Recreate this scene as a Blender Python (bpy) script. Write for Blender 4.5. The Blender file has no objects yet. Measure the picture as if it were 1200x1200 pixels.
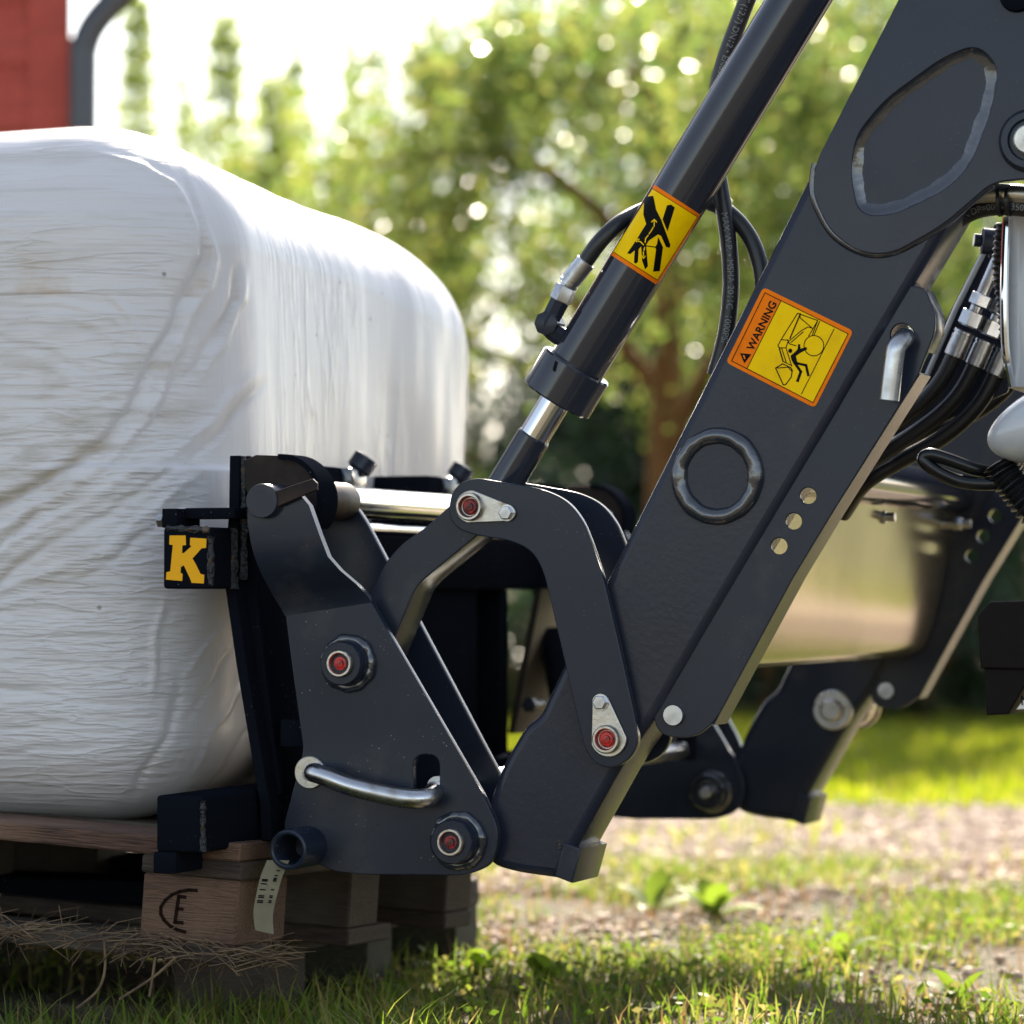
import bpy, bmesh, math, random
import numpy as np
from mathutils import Vector, Matrix
from mathutils.geometry import tessellate_polygon

random.seed(7)
rng = np.random.default_rng(7)
scene = bpy.context.scene
COL = scene.collection

# ------------------------------------------------------------------ camera
YAW, PITCH = math.radians(19.53), math.radians(1.375)
CAM_H = 0.55
FWD = Vector((-math.sin(YAW) * math.cos(PITCH), math.cos(YAW) * math.cos(PITCH), math.sin(PITCH)))
RIGHT = Vector((math.cos(YAW), math.sin(YAW), 0))
UP = RIGHT.cross(FWD)
CAM = Vector((0, 0, CAM_H + 4 * FWD.z)) - 4 * FWD
FPX = 4000.0
cam_data = bpy.data.cameras.new('camera')
cam_data.sensor_width = 36
cam_data.lens = FPX / 1200 * 36
cam_data.clip_start = 0.1
cam_data.clip_end = 2000
cam_data.dof.use_dof = True
cam_data.dof.focus_distance = 3.96
cam_data.dof.aperture_fstop = 4.3
cam = bpy.data.objects.new('camera', cam_data)
COL.objects.link(cam)
m = Matrix((RIGHT, UP, -FWD)).transposed().to_4x4()
m.translation = CAM
cam.matrix_world = m
scene.camera = cam

# ------------------------------------------------------------------ light
SUN_EL = math.radians(35)
SUN_AZ = math.radians(-14)           # from +Y towards +X
SUN_DIR = Vector((math.sin(SUN_AZ) * math.cos(SUN_EL), math.cos(SUN_AZ) * math.cos(SUN_EL), math.sin(SUN_EL)))
world = bpy.data.worlds.new('World')
scene.world = world
world.use_nodes = True
wn = world.node_tree.nodes
sky = wn.new('ShaderNodeTexSky')
sky.sky_type = 'NISHITA'
sky.sun_disc = False
sky.sun_elevation = SUN_EL
sky.sun_rotation = SUN_AZ % (2 * math.pi)
sky.air_density = 1.0
sky.dust_density = 1.0
sky.ozone_density = 0.4
bg = wn['Background']
bg.inputs['Strength'].default_value = 0.09
whs = wn.new('ShaderNodeHueSaturation')        # neutral camera white balance for the whole sky
whs.inputs['Saturation'].default_value = 0.62
world.node_tree.links.new(sky.outputs['Color'], whs.inputs['Color'])
world.node_tree.links.new(whs.outputs['Color'], bg.inputs['Color'])
sun_data = bpy.data.lights.new('sun', 'SUN')
sun_data.energy = 5.0
sun_data.angle = math.radians(0.6)
sun_data.color = (1.0, 0.88, 0.72)
sun = bpy.data.objects.new('sun', sun_data)
COL.objects.link(sun)
sun.location = (0, 5, 12)
sun.rotation_euler = SUN_DIR.to_track_quat('Z', 'Y').to_euler()

vs = scene.view_settings
vs.view_transform = 'Standard'
vs.look = 'None'
vs.exposure = 1.75
vs.gamma = 1.0
vs.use_curve_mapping = False
scene.cycles.use_denoising = True
scene.cycles.max_bounces = 8
scene.cycles.transparent_max_bounces = 8
scene.cycles.sample_clamp_indirect = 6.0

# ------------------------------------------------------------------ helpers
def ray(u, v):
    return (FWD + RIGHT * ((u - 600) / FPX) + UP * ((600 - v) / FPX))

def at(u, v, y):
    """point of the vertical plane y = const that shows at photo pixel (u, v)"""
    d = ray(u, v)
    return CAM + d * ((y - CAM.y) / d.y)

def gpos(u, d, z=0.0):
    """point at distance d along the view direction, height z, below/above photo column u"""
    fh = Vector((FWD.x, FWD.y, 0)).normalized()
    p = Vector((CAM.x, CAM.y, 0)) + fh * d + RIGHT * ((u - 600) / FPX * d)
    return Vector((p.x, p.y, z))

WL = {}
def register(o, loc):
    WL[o.name] = Vector(loc)

def thing(name, label, cat, loc, group=None, rot=None):
    o = bpy.data.objects.new(name, None)
    o.empty_display_size = 0.05
    COL.objects.link(o)
    o.location = loc
    if rot: o.rotation_euler = rot
    o['label'] = label; o['category'] = cat
    if group: o['group'] = group
    register(o, loc)
    return o

def tag(o, label, cat, group=None):
    o['label'] = label; o['category'] = cat
    if group: o['group'] = group
    return o

def obj(name, me, mat, parent=None, smooth=35, recenter=True, local=False):
    """link a mesh; coordinates are world ones (or the parent's when local)"""
    me.name = name
    n = len(me.vertices)
    co = np.empty(n * 3, dtype=np.float32)
    me.vertices.foreach_get('co', co)
    co = co.reshape(-1, 3)
    c = (co.min(0) + co.max(0)) / 2 if recenter and n else np.zeros(3)
    me.vertices.foreach_set('co', (co - c).astype(np.float32).ravel())
    if mat is not None:
        for mm in (mat if isinstance(mat, (list, tuple)) else [mat]):
            me.materials.append(mm)
    if smooth:
        me.polygons.foreach_set('use_smooth', np.ones(len(me.polygons), dtype=bool))
        if smooth < 180:
            me.set_sharp_from_angle(angle=math.radians(smooth))
        if me.get('cap'):
            bm = bmesh.new(); bm.from_mesh(me)
            for e in bm.edges:
                if len(e.link_faces) == 2:
                    a, b = (abs(f.normal.y) > .9995 for f in e.link_faces)
                    if a != b: e.smooth = False
            bm.to_mesh(me); bm.free()
    me.update()
    o = bpy.data.objects.new(name, me)
    COL.objects.link(o)
    c = Vector([float(x) for x in c])
    register(o, c)
    if parent is not None:
        o.parent = parent
        o.location = c if local else c - WL[parent.name]
    else:
        o.location = c
    return o

def struct(o):
    o['kind'] = 'structure'; return o
def stuff(o):
    o['kind'] = 'stuff'; return o

def copy_tree(o, parent=None, off=Vector((0, 0, 0))):
    c = o.copy(); COL.objects.link(c)
    register(c, WL[o.name] + off)
    if parent is None:
        c.location = o.location + off
    else:
        c.parent = parent
        c.location = WL[c.name] - WL[parent.name]
    for ch in list(o.children):
        copy_tree(ch, c, off)
    return c

def np_mesh(name, verts, faces):
    verts = np.asarray(verts, dtype=np.float32); faces = np.asarray(faces, dtype=np.int32)
    me = bpy.data.meshes.new(name)
    nf, k = faces.shape
    me.vertices.add(len(verts)); me.vertices.foreach_set('co', verts.ravel())
    me.loops.add(nf * k); me.loops.foreach_set('vertex_index', faces.ravel())
    me.polygons.add(nf)
    me.polygons.foreach_set('loop_start', np.arange(0, nf * k, k, dtype=np.int32))
    me.polygons.foreach_set('loop_total', np.full(nf, k, dtype=np.int32))
    me.update(calc_edges=True)
    return me

def bm_mesh(bm, name='m'):
    me = bpy.data.meshes.new(name); bm.to_mesh(me); bm.free(); return me

def join(meshes):
    bm = bmesh.new()
    for me in meshes: bm.from_mesh(me)
    r = bm_mesh(bm)
    for me in meshes: bpy.data.meshes.remove(me)
    return r

def fillet(pts, n=6):
    """round the corners of a polygon whose points are (u, v) or (u, v, r)"""
    out = []; N = len(pts)
    for i, p in enumerate(pts):
        r = p[2] if len(p) > 2 else 0
        P = Vector(p[:2])
        if r <= 0: out.append(tuple(P)); continue
        A = Vector(pts[i - 1][:2]); B = Vector(pts[(i + 1) % N][:2])
        da = A - P; db = B - P; la, lb = da.length, db.length
        da /= la; db /= lb
        t = min(r, la * .49, lb * .49)
        a = P + da * t; b = P + db * t
        for k in range(n + 1):
            s = k / n
            q = a * (1 - s) ** 2 + P * 2 * s * (1 - s) + b * s * s
            out.append(tuple(q))
    return out

def circle_px(u, v, r, n=28):
    return [(u + r * math.cos(2 * math.pi * k / n), v + r * math.sin(2 * math.pi * k / n)) for k in range(n)]

def poly_extrude(loops_xz, y0, th, bev=0.0012, res=2):
    """2D loops (first outer, rest holes) in x,z -> bevelled solid from y0 to y0+th"""
    cu = bpy.data.curves.new('c', 'CURVE')
    cu.dimensions = '2D'; cu.fill_mode = 'BOTH'
    for lp in loops_xz:
        sp = cu.splines.new('POLY'); sp.points.add(len(lp) - 1)
        for i, (x, z) in enumerate(lp): sp.points[i].co = (x, z, 0, 1)
        sp.use_cyclic_u = True
    cu.bevel_depth = bev; cu.bevel_resolution = res; cu.offset = -bev
    cu.extrude = max(th / 2 - bev, 1e-4)
    ob = bpy.data.objects.new('c', cu)
    me = bpy.data.meshes.new_from_object(ob)
    bpy.data.objects.remove(ob); bpy.data.curves.remove(cu)
    n = len(me.vertices); co = np.empty(n * 3, dtype=np.float32); me.vertices.foreach_get('co', co)
    co = co.reshape(-1, 3)
    new = np.stack([co[:, 0], y0 + th / 2 - co[:, 2], co[:, 1]], 1).astype(np.float32)
    me.vertices.foreach_set('co', new.ravel())
    bm = bmesh.new(); bm.from_mesh(me)
    bmesh.ops.remove_doubles(bm, verts=bm.verts, dist=1e-5)
    bm.to_mesh(me); bm.free()
    me.materials.clear()
    me['cap'] = 1
    return me

def plate_mesh(pts, y0, th, holes=(), bev=0.0012, res=2):
    loops = [[(p.x, p.z) for p in (at(u, v, y0) for u, v in lp)] for lp in [fillet(pts)] + [fillet(h) for h in holes]]
    return poly_extrude(loops, y0, th, bev, res)

def lathe(profile, origin, axis, seg=32, cap=True):
    """profile [(h, r)] revolved about axis through origin"""
    ax = Vector(axis).normalized()
    ref = Vector((0, 0, 1)) if abs(ax.z) < .9 else Vector((1, 0, 0))
    e1 = ax.cross(ref).normalized(); e2 = ax.cross(e1)
    bm = bmesh.new(); rings = []
    for h, r in profile:
        c = Vector(origin) + ax * h
        if r < 1e-6: rings.append([bm.verts.new(c)])
        else:
            rings.append([bm.verts.new(c + (e1 * math.cos(2 * math.pi * k / seg) + e2 * math.sin(2 * math.pi * k / seg)) * r) for k in range(seg)])
    for a, b in zip(rings[:-1], rings[1:]):
        if len(a) == 1 and len(b) == 1: continue
        for k in range(seg):
            k2 = (k + 1) % seg
            if len(a) == 1: bm.faces.new((a[0], b[k2], b[k]))
            elif len(b) == 1: bm.faces.new((a[k], a[k2], b[0]))
            else: bm.faces.new((a[k], a[k2], b[k2], b[k]))
    if cap:
        for rg in (rings[0], rings[-1]):
            if len(rg) > 2:
                try: bm.faces.new(rg)
                except ValueError: pass
    bmesh.ops.recalc_face_normals(bm, faces=bm.faces)
    return bm_mesh(bm)

def spline(pts, n=10):
    """Catmull-Rom through 3D points"""
    P = [Vector(p) for p in pts]
    P = [P[0] * 2 - P[1]] + P + [P[-1] * 2 - P[-2]]
    out = []
    for i in range(1, len(P) - 2):
        p0, p1, p2, p3 = P[i - 1:i + 3]
        for k in range(n):
            t = k / n
            out.append(.5 * ((2 * p1) + (p2 - p0) * t + (2 * p0 - 5 * p1 + 4 * p2 - p3) * t * t + (3 * p1 - p0 - 3 * p2 + p3) * t ** 3))
    out.append(P[-2])
    return out

def sweep(path, r, seg=14, closed=False, jitter=0.0, rfun=None):
    path = [Vector(p) for p in path]; n = len(path)
    bm = bmesh.new(); rings = []
    T0 = (path[1] - path[0]).normalized()
    nrm = T0.cross(Vector((0, 0, 1)) if abs(T0.z) < .9 else Vector((1, 0, 0))).normalized()
    for i, p in enumerate(path):
        if closed: T = (path[(i + 1) % n] - path[i - 1]).normalized()
        else: T = (path[min(i + 1, n - 1)] - path[max(i - 1, 0)]).normalized()
        nrm = (nrm - T * nrm.dot(T)).normalized(); b = T.cross(nrm)
        rr = r if rfun is None else rfun(i / (n - 1))
        if jitter: rr *= 1 + jitter * random.uniform(-1, 1)
        rings.append([bm.verts.new(p + (nrm * math.cos(2 * math.pi * k / seg) + b * math.sin(2 * math.pi * k / seg)) * rr) for k in range(seg)])
    rng_i = range(n) if closed else range(n - 1)
    for i in rng_i:
        a, b2 = rings[i], rings[(i + 1) % n]
        for k in range(seg):
            bm.faces.new((a[k], a[(k + 1) % seg], b2[(k + 1) % seg], b2[k]))
    if not closed:
        bm.faces.new(rings[0][::-1]); bm.faces.new(rings[-1])
    bmesh.ops.recalc_face_normals(bm, faces=bm.faces)
    return bm_mesh(bm)

def box_mesh(x0, x1, y0, y1, z0, z1, bev=0.002, seg=2):
    bm = bmesh.new()
    bmesh.ops.create_cube(bm, size=1)
    for v in bm.verts:
        v.co = Vector((x0 + (v.co.x + .5) * (x1 - x0), y0 + (v.co.y + .5) * (y1 - y0), z0 + (v.co.z + .5) * (z1 - z0)))
    if bev > 0:
        bmesh.ops.bevel(bm, geom=list(bm.edges), offset=bev, segments=seg, affect='EDGES', profile=.5)
    return bm_mesh(bm)

def hexnut(origin, axis, r, h):
    return lathe([(0, r * .95), (0.0, r), (h * .85, r), (h, r * .86), (h, 0)], origin, axis, seg=6)

class Flat:
    """flat print: polygons and strokes drawn in pixel space, mapped on a surface"""
    def __init__(self, mapf, maxlen=None):
        self.v = []; self.f = []; self.mi = []; self.map = mapf; self.maxlen = maxlen
    def _tri(self, a, b, c, layer, mi):
        if self.maxlen:
            ls = [((a[0]-b[0])**2+(a[1]-b[1])**2, 0), ((b[0]-c[0])**2+(b[1]-c[1])**2, 1), ((c[0]-a[0])**2+(c[1]-a[1])**2, 2)]
            L, k = max(ls)
            if L > self.maxlen ** 2:
                if k == 1: a, b, c = b, c, a
                elif k == 2: a, b, c = c, a, b
                mid = ((a[0]+b[0])/2, (a[1]+b[1])/2)
                self._tri(a, mid, c, layer, mi); self._tri(mid, b, c, layer, mi); return
        i = len(self.v)
        self.v += [self.map(p[0], p[1], layer) for p in (a, b, c)]
        self.f.append((i, i + 1, i + 2)); self.mi.append(mi)
    def poly(self, pts, layer, mi):
        for t in tessellate_polygon([[Vector((p[0], p[1], 0)) for p in pts]]):
            self._tri(*[pts[i] for i in t], layer, mi)
    def stroke(self, pts, w, layer, mi, closed=False):
        pts = [Vector(p) for p in pts]
        if closed: pts = pts + [pts[0]]
        for a, b in zip(pts[:-1], pts[1:]):
            d = (b - a)
            if d.length < 1e-6: continue
            d.normalize(); n = Vector((-d.y, d.x)) * w / 2; e = d * w * .35
            self.poly([tuple(a - e + n), tuple(b + e + n), tuple(b + e - n), tuple(a - e - n)], layer, mi)
    def text(self, body, o, ex, ey, size, layer, mi, bold=0.012, align='LEFT'):
        me = text_mesh(body, bold, align)
        vv = [v.co.copy() for v in me.vertices]
        for pl in me.polygons:
            idx = list(pl.vertices)
            P = [(o[0] + (ex[0] * vv[k].x + ey[0] * vv[k].y) * size, o[1] + (ex[1] * vv[k].x + ey[1] * vv[k].y) * size) for k in idx]
            for k in range(1, len(P) - 1): self._tri(P[0], P[k], P[k + 1], layer, mi)
        bpy.data.meshes.remove(me)
    def mesh(self):
        me = bpy.data.meshes.new('print')
        me.from_pydata([tuple(v) for v in self.v], [], self.f)
        me.polygons.foreach_set('material_index', np.array(self.mi, dtype=np.int32))
        return me

def text_mesh(body, bold=0.0, align='LEFT'):
    cu = bpy.data.curves.new('t', 'FONT'); cu.body = body; cu.size = 1; cu.offset = bold; cu.align_x = align
    cu.resolution_u = 3; cu.fill_mode = 'FRONT'
    ob = bpy.data.objects.new('t', cu)
    me = bpy.data.meshes.new_from_object(ob)
    bpy.data.objects.remove(ob); bpy.data.curves.remove(cu)
    return me

def text_on_tube(body, path, s0, size, r, phase=0.0, flip=False):
    """text wrapped on a swept tube, on the side seen by the camera"""
    me = text_mesh(body, 0.0)
    path = [Vector(p) for p in path]
    if flip: path = path[::-1]
    acc = [0.0]
    for a, b in zip(path[:-1], path[1:]): acc.append(acc[-1] + (b - a).length)
    def frame(s):
        s = min(max(s, 0), acc[-1] - 1e-5)
        i = next(k for k in range(len(acc) - 1) if acc[k + 1] >= s)
        t = (s - acc[i]) / max(acc[i + 1] - acc[i], 1e-9)
        T = (path[i + 1] - path[i]).normalized(); p = path[i].lerp(path[i + 1], t)
        N = (CAM - p); N = (N - T * N.dot(T)).normalized()
        return p, T, N, N.cross(T)
    for v in me.vertices:
        p, T, N, B = frame(s0 + v.co.x * size)
        a = (v.co.y - .35) * size / r + phase
        v.co = p + (N * math.cos(a) + B * math.sin(a)) * (r + .0004)
    return me

# ------------------------------------------------------------------ materials
def mat_nodes(name):
    mt = bpy.data.materials.new(name); mt.use_nodes = True
    nt = mt.node_tree
    return mt, nt, nt.nodes, nt.links, nt.nodes['Principled BSDF']

def pmat(name, col, rough=.5, metal=0.0, spec=.5, bump=None, var=None, rvar=None, coat=0.0, specks=None, col3=None):
    """principled; bump=(scale,strength,dist[,stretch]); var=(scale,col2,lo,hi[,stretch]); rvar=(scale,amount); specks=(scale,thr,col)"""
    mt, nt, N, L, b = mat_nodes(name)
    b.inputs['Base Color'].default_value = (*col, 1)
    b.inputs['Roughness'].default_value = rough
    b.inputs['Metallic'].default_value = metal
    b.inputs['Specular IOR Level'].default_value = spec
    b.inputs['Coat Weight'].default_value = coat
    b.inputs['Coat Roughness'].default_value = .08
    b.inputs['Coat IOR'].default_value = 1.9
    tc = N.new('ShaderNodeTexCoord')
    def noise(scale, stretch=None, detail=5):
        t = N.new('ShaderNodeTexNoise'); t.inputs['Scale'].default_value = scale; t.inputs['Detail'].default_value = detail
        if stretch:
            mp = N.new('ShaderNodeMapping'); mp.inputs['Scale'].default_value = stretch
            L.new(tc.outputs['Object'], mp.inputs['Vector']); L.new(mp.outputs['Vector'], t.inputs['Vector'])
        else: L.new(tc.outputs['Object'], t.inputs['Vector'])
        return t.outputs['Fac']
    cur = None
    def mixcol(fac, a, c2):
        mx = N.new('ShaderNodeMix'); mx.data_type = 'RGBA'
        L.new(fac, mx.inputs[0])
        if a is None: mx.inputs[6].default_value = (*col, 1)
        else: L.new(a, mx.inputs[6])
        mx.inputs[7].default_value = (*c2, 1)
        return mx.outputs[2]
    def ramp(src, lo, hi):
        r = N.new('ShaderNodeMapRange'); r.inputs['From Min'].default_value = lo; r.inputs['From Max'].default_value = hi
        L.new(src, r.inputs['Value']); return r.outputs['Result']
    if var:
        cur = mixcol(ramp(noise(var[0], var[4] if len(var) > 4 else None), var[2], var[3]), cur, var[1])
    if col3:
        cur = mixcol(ramp(noise(col3[0], col3[4] if len(col3) > 4 else None), col3[2], col3[3]), cur, col3[1])
    if specks:
        vo = N.new('ShaderNodeTexVoronoi'); vo.inputs['Scale'].default_value = specks[0]
        L.new(tc.outputs['Object'], vo.inputs['Vector'])
        s = ramp(vo.outputs['Distance'], specks[1], specks[1] * .5)
        ns = ramp(noise(specks[0] * .12), .52, .6)
        mu = N.new('ShaderNodeMath'); mu.operation = 'MULTIPLY'; L.new(s, mu.inputs[0]); L.new(ns, mu.inputs[1])
        cur = mixcol(mu.outputs[0], cur, specks[2])
    if cur is not None: L.new(cur, b.inputs['Base Color'])
    if rvar:
        r = N.new('ShaderNodeMapRange'); r.inputs['From Min'].default_value = .3; r.inputs['From Max'].default_value = .7
        r.inputs['To Min'].default_value = max(rough - rvar[1], .02); r.inputs['To Max'].default_value = rough + rvar[1]
        L.new(noise(rvar[0]), r.inputs['Value']); L.new(r.outputs['Result'], b.inputs['Roughness'])
    if bump:
        bp = N.new('ShaderNodeBump'); bp.inputs['Strength'].default_value = bump[1]; bp.inputs['Distance'].default_value = bump[2]
        L.new(noise(bump[0], bump[3] if len(bump) > 3 else None), bp.inputs['Height'])
        L.new(bp.outputs['Normal'], b.inputs['Normal'])
    return mt

M = {}
M['paint'] = pmat('dark_grey_paint', (.013, .019, .034), .22, spec=.27, bump=(150, .02, .002), rvar=(9, .05), var=(2.5, (.024, .028, .040), .42, .72), col3=(11, (.050, .050, .054), .60, .80), specks=(210, .10, (.20, .19, .18)))
M['paint_dusty'] = pmat('dusty_dark_grey_paint', (.013, .019, .034), .25, spec=.27, bump=(150, .025, .002), rvar=(7, .06),
                        var=(5, (.028, .031, .041), .42, .72), col3=(10, (.055, .054, .055), .58, .78), specks=(160, .13, (.32, .30, .28)))
M['peel'] = pmat('textured_dark_grey_paint', (.015, .020, .035), .23, spec=.27, bump=(150, .055, .003), rvar=(9, .05), var=(2.5, (.029, .030, .042), .42, .72), col3=(9, (.052, .050, .054), .60, .80), specks=(230, .09, (.18, .17, .16)))
M['weld'] = pmat('painted_weld', (.020, .024, .034), .15, spec=.7, bump=(70, .25, .005), rvar=(60, .06), coat=.45)
M['black'] = pmat('black_gloss_paint', (.0065, .008, .012), .34, spec=.0, bump=(90, .10, .002), rvar=(12, .10), specks=(170, .12, (.18, .18, .19)))
M['black_gloss'] = pmat('black_gloss_handle_paint', (.005, .006, .008), .22, spec=.4)
M['black_weld'] = pmat('black_painted_weld', (.008, .009, .012), .22, bump=(160, .8, .008), var=(60, (.09, .055, .03), .55, .68))
M['brownblack'] = pmat('dull_brown_black_paint', (.020, .015, .012), .42, spec=.3, var=(6, (.035, .026, .02), .4, .7))
M['rustblack'] = pmat('worn_brown_black_steel', (.018, .013, .012), .5, spec=.15, var=(14, (.055, .035, .026), .45, .7), bump=(70, .2, .003))
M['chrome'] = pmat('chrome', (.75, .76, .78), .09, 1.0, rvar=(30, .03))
M['zinc'] = pmat('zinc_plated_steel', (.52, .53, .55), .30, 1.0, rvar=(40, .10), var=(45, (.36, .34, .30), .5, .72))
M['steel'] = pmat('bare_steel', (.50, .48, .44), .34, 1.0, rvar=(50, .12), var=(70, (.30, .22, .15), .55, .75), bump=(120, .15, .002))
M['member'] = pmat('glossy_cross_member_paint', (.42, .36, .25), .17, .88, bump=(9, .05, .01), var=(5, (.30, .25, .17), .45, .7))
M['rubber'] = pmat('black_rubber', (.012, .013, .015), .36, bump=(200, .15, .002))
M['hoseprint'] = pmat('grey_hose_print', (.22, .22, .23), .6)
M['red_dirty'] = pmat('grimy_red_plastic', (.36, .016, .012), .45, var=(140, (.05, .008, .007), .42, .58))
M['red'] = pmat('red_plastic', (.60, .020, .012), .35, var=(160, (.16, .010, .008), .48, .62))
M['orange'] = pmat('orange_print', (.95, .21, .004), .35, spec=.06, var=(40, (.80, .17, .006), .5, .7))
M['yellow'] = pmat('yellow_print', (.98, .62, .001), .35, spec=.06, var=(30, (.86, .52, .004), .5, .72))
M['ink'] = pmat('black_print', (.006, .006, .006), .4, spec=.05)
M['burn'] = pmat('burnt_wood_mark', (.018, .011, .008), .9, spec=0.0)
M['gloss'] = pmat('glossy_dark_grey_paint', (.017, .022, .036), .11, spec=.6, bump=(60, .012, .002), var=(2.5, (.028, .030, .040), .42, .72))
M['kyellow'] = pmat('amber_letter_paint', (.88, .42, .004), .5, spec=.2, bump=(120, .2, .002), specks=(220, .14, (.10, .06, .01)))
M['wood'] = pmat('pale_pallet_wood', (.145, .072, .044), .8, var=(9, (.060, .032, .021), .42, .62, (3, 40, 60)),
                 col3=(5, (.20, .115, .07), .5, .72), bump=(9, .9, .006, (3, 40, 60)))
M['wood_dark'] = pmat('weathered_pallet_wood', (.062, .040, .028), .82, var=(8, (.030, .021, .016), .4, .62, (3, 40, 60)),
                      col3=(4, (.10, .082, .06), .55, .75), bump=(9, .6, .005, (3, 40, 60)))
M['wood_green'] = pmat('mossy_grey_wood', (.060, .055, .036), .85, var=(12, (.025, .024, .016), .4, .65, (6, 30, 30)), bump=(16, .6, .005))
M['straw'] = pmat('dry_straw', (.22, .145, .075), .7, var=(30, (.09, .055, .03), .4, .65))
M['paper'] = pmat('pale_paper_tag', (.44, .40, .28), .6, var=(18, (.34, .30, .20), .4, .7))
M['tracblack'] = pmat('flat_black_casting', (.009, .0065, .0065), .5, spec=.08, bump=(60, .2, .003))
M['silver'] = pmat('silver_grey_plastic', (.48, .50, .52), .30, rvar=(20, .05), coat=.3)
M['barn'] = pmat('falu_red_boards', (.42, .070, .045), .8, var=(4, (.33, .052, .038), .4, .65, (1, 1, 8)), bump=(18, .4, .004, (1, 1, 12)))
M['barn_trim'] = pmat('dark_barn_trim', (.05, .03, .03), .8)
M['zincpipe'] = pmat('grey_coated_downpipe', (.045, .052, .065), .35)
M['roof'] = pmat('dark_roof_sheet', (.03, .03, .032), .6)
M['brickwall'] = pmat('pinkish_rendered_wall', (.36, .20, .15), .9, var=(3, (.30, .16, .12), .4, .6), bump=(30, .4, .005))
M['bark'] = pmat('orange_brown_bark', (.30, .165, .06), .9, var=(10, (.15, .08, .03), .4, .6, (8, 8, 2)), bump=(18, .8, .02, (8, 8, 2)))
M['stem'] = pmat('green_stem', (.06, .085, .02), .7)

def leaf_mat(name, cols, trans=.45, rough=.35, spec=.5):
    """leaf: diffuse + translucent + gloss, colour varied per leaf"""
    mt, nt, N, L, b = mat_nodes(name)
    geo = N.new('ShaderNodeNewGeometry')
    cr = N.new('ShaderNodeValToRGB')
    cr.color_ramp.interpolation = 'LINEAR'
    el = cr.color_ramp.elements
    for i, c in enumerate(cols):
        pos = i / (len(cols) - 1)
        e = el[i] if i < 2 else el.new(pos)
        e.position = pos; e.color = (*c, 1)
    L.new(geo.outputs['Random Per Island'], cr.inputs['Fac'])
    L.new(cr.outputs['Color'], b.inputs['Base Color'])
    b.inputs['Roughness'].default_value = rough
    b.inputs['Specular IOR Level'].default_value = spec
    tr = N.new('ShaderNodeBsdfTranslucent')
    hs = N.new('ShaderNodeHueSaturation'); hs.inputs['Value'].default_value = 1.7; hs.inputs['Saturation'].default_value = 1.1; hs.inputs['Hue'].default_value = .495
    L.new(cr.outputs['Color'], hs.inputs['Color']); L.new(hs.outputs['Color'], tr.inputs['Color'])
    mx = N.new('ShaderNodeMixShader'); mx.inputs['Fac'].default_value = trans
    L.new(b.outputs['BSDF'], mx.inputs[1]); L.new(tr.outputs['BSDF'], mx.inputs[2])
    L.new(mx.outputs['Shader'], N['Material Output'].inputs['Surface'])
    return mt

M['leaf_birch'] = leaf_mat('yellow_green_leaves', [(.09, .15, .04), (.13, .20, .05), (.19, .24, .07), (.23, .22, .06), (.10, .17, .07)], .6, .24, .8)
M['leaf_green'] = leaf_mat('mid_green_leaves', [(.055, .095, .03), (.075, .12, .03), (.10, .14, .035), (.06, .09, .04)], .5, .35)
M['leaf_dark'] = leaf_mat('dark_green_leaves', [(.012, .035, .014), (.018, .045, .016), (.028, .055, .018)], .25, .4)
M['leaf_blue'] = leaf_mat('blue_green_leaves', [(.035, .062, .040), (.05, .08, .05), (.07, .10, .05)], .4, .35)
M['leaf_gold'] = leaf_mat('golden_leaves', [(.22, .17, .03), (.16, .17, .03), (.30, .20, .03)], .6, .32)
M['leaf_pale'] = leaf_mat('pale_backlit_needles', [(.20, .26, .06), (.28, .32, .08), (.16, .22, .06)], .72, .4)
M['grass'] = leaf_mat('grass_blades', [(.08, .14, .025), (.12, .19, .03), (.17, .22, .04), (.27, .23, .09), (.09, .15, .03)], .5, .55, .25)
M['grass_lawn'] = leaf_mat('lawn_grass_blades', [(.12, .18, .018), (.17, .22, .022), (.22, .25, .03), (.24, .23, .05)], .55, .45)
M['dry_leaf'] = leaf_mat('dry_blades', [(.26, .18, .09), (.20, .12, .06), (.30, .22, .12)], .3, .6)

def ground_mat():
    return pmat('soil_and_thatch', (.105, .080, .052), .95, var=(5, (.060, .066, .022), .42, .6), col3=(11, (.19, .145, .10), .5, .68), bump=(40, .9, .03))
M['soil'] = ground_mat()
M['gravelbed'] = pmat('pale_gravel_bed', (.52, .42, .34), .95, var=(40, (.36, .28, .22), .42, .62), col3=(3, (.30, .28, .12), .58, .72), bump=(60, 1, .02))
M['lawnbed'] = pmat('lawn_soil', (.085, .10, .022), .95, var=(6, (.13, .13, .03), .4, .65), bump=(30, .8, .03))
M['stone'] = leaf_mat('gravel_stones', [(.50, .39, .31), (.62, .51, .42), (.42, .32, .25), (.70, .60, .50), (.52, .37, .27)], 0.0, .8, .2)
#@@BODY
# ================================================================== setting: ground
FH = Vector((FWD.x, FWD.y, 0)).normalized()
CG = Vector((CAM.x, CAM.y, 0))
def gp(s, d, z=0.0):
    return CG + FH * d + RIGHT * s + Vector((0, 0, z))

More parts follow.
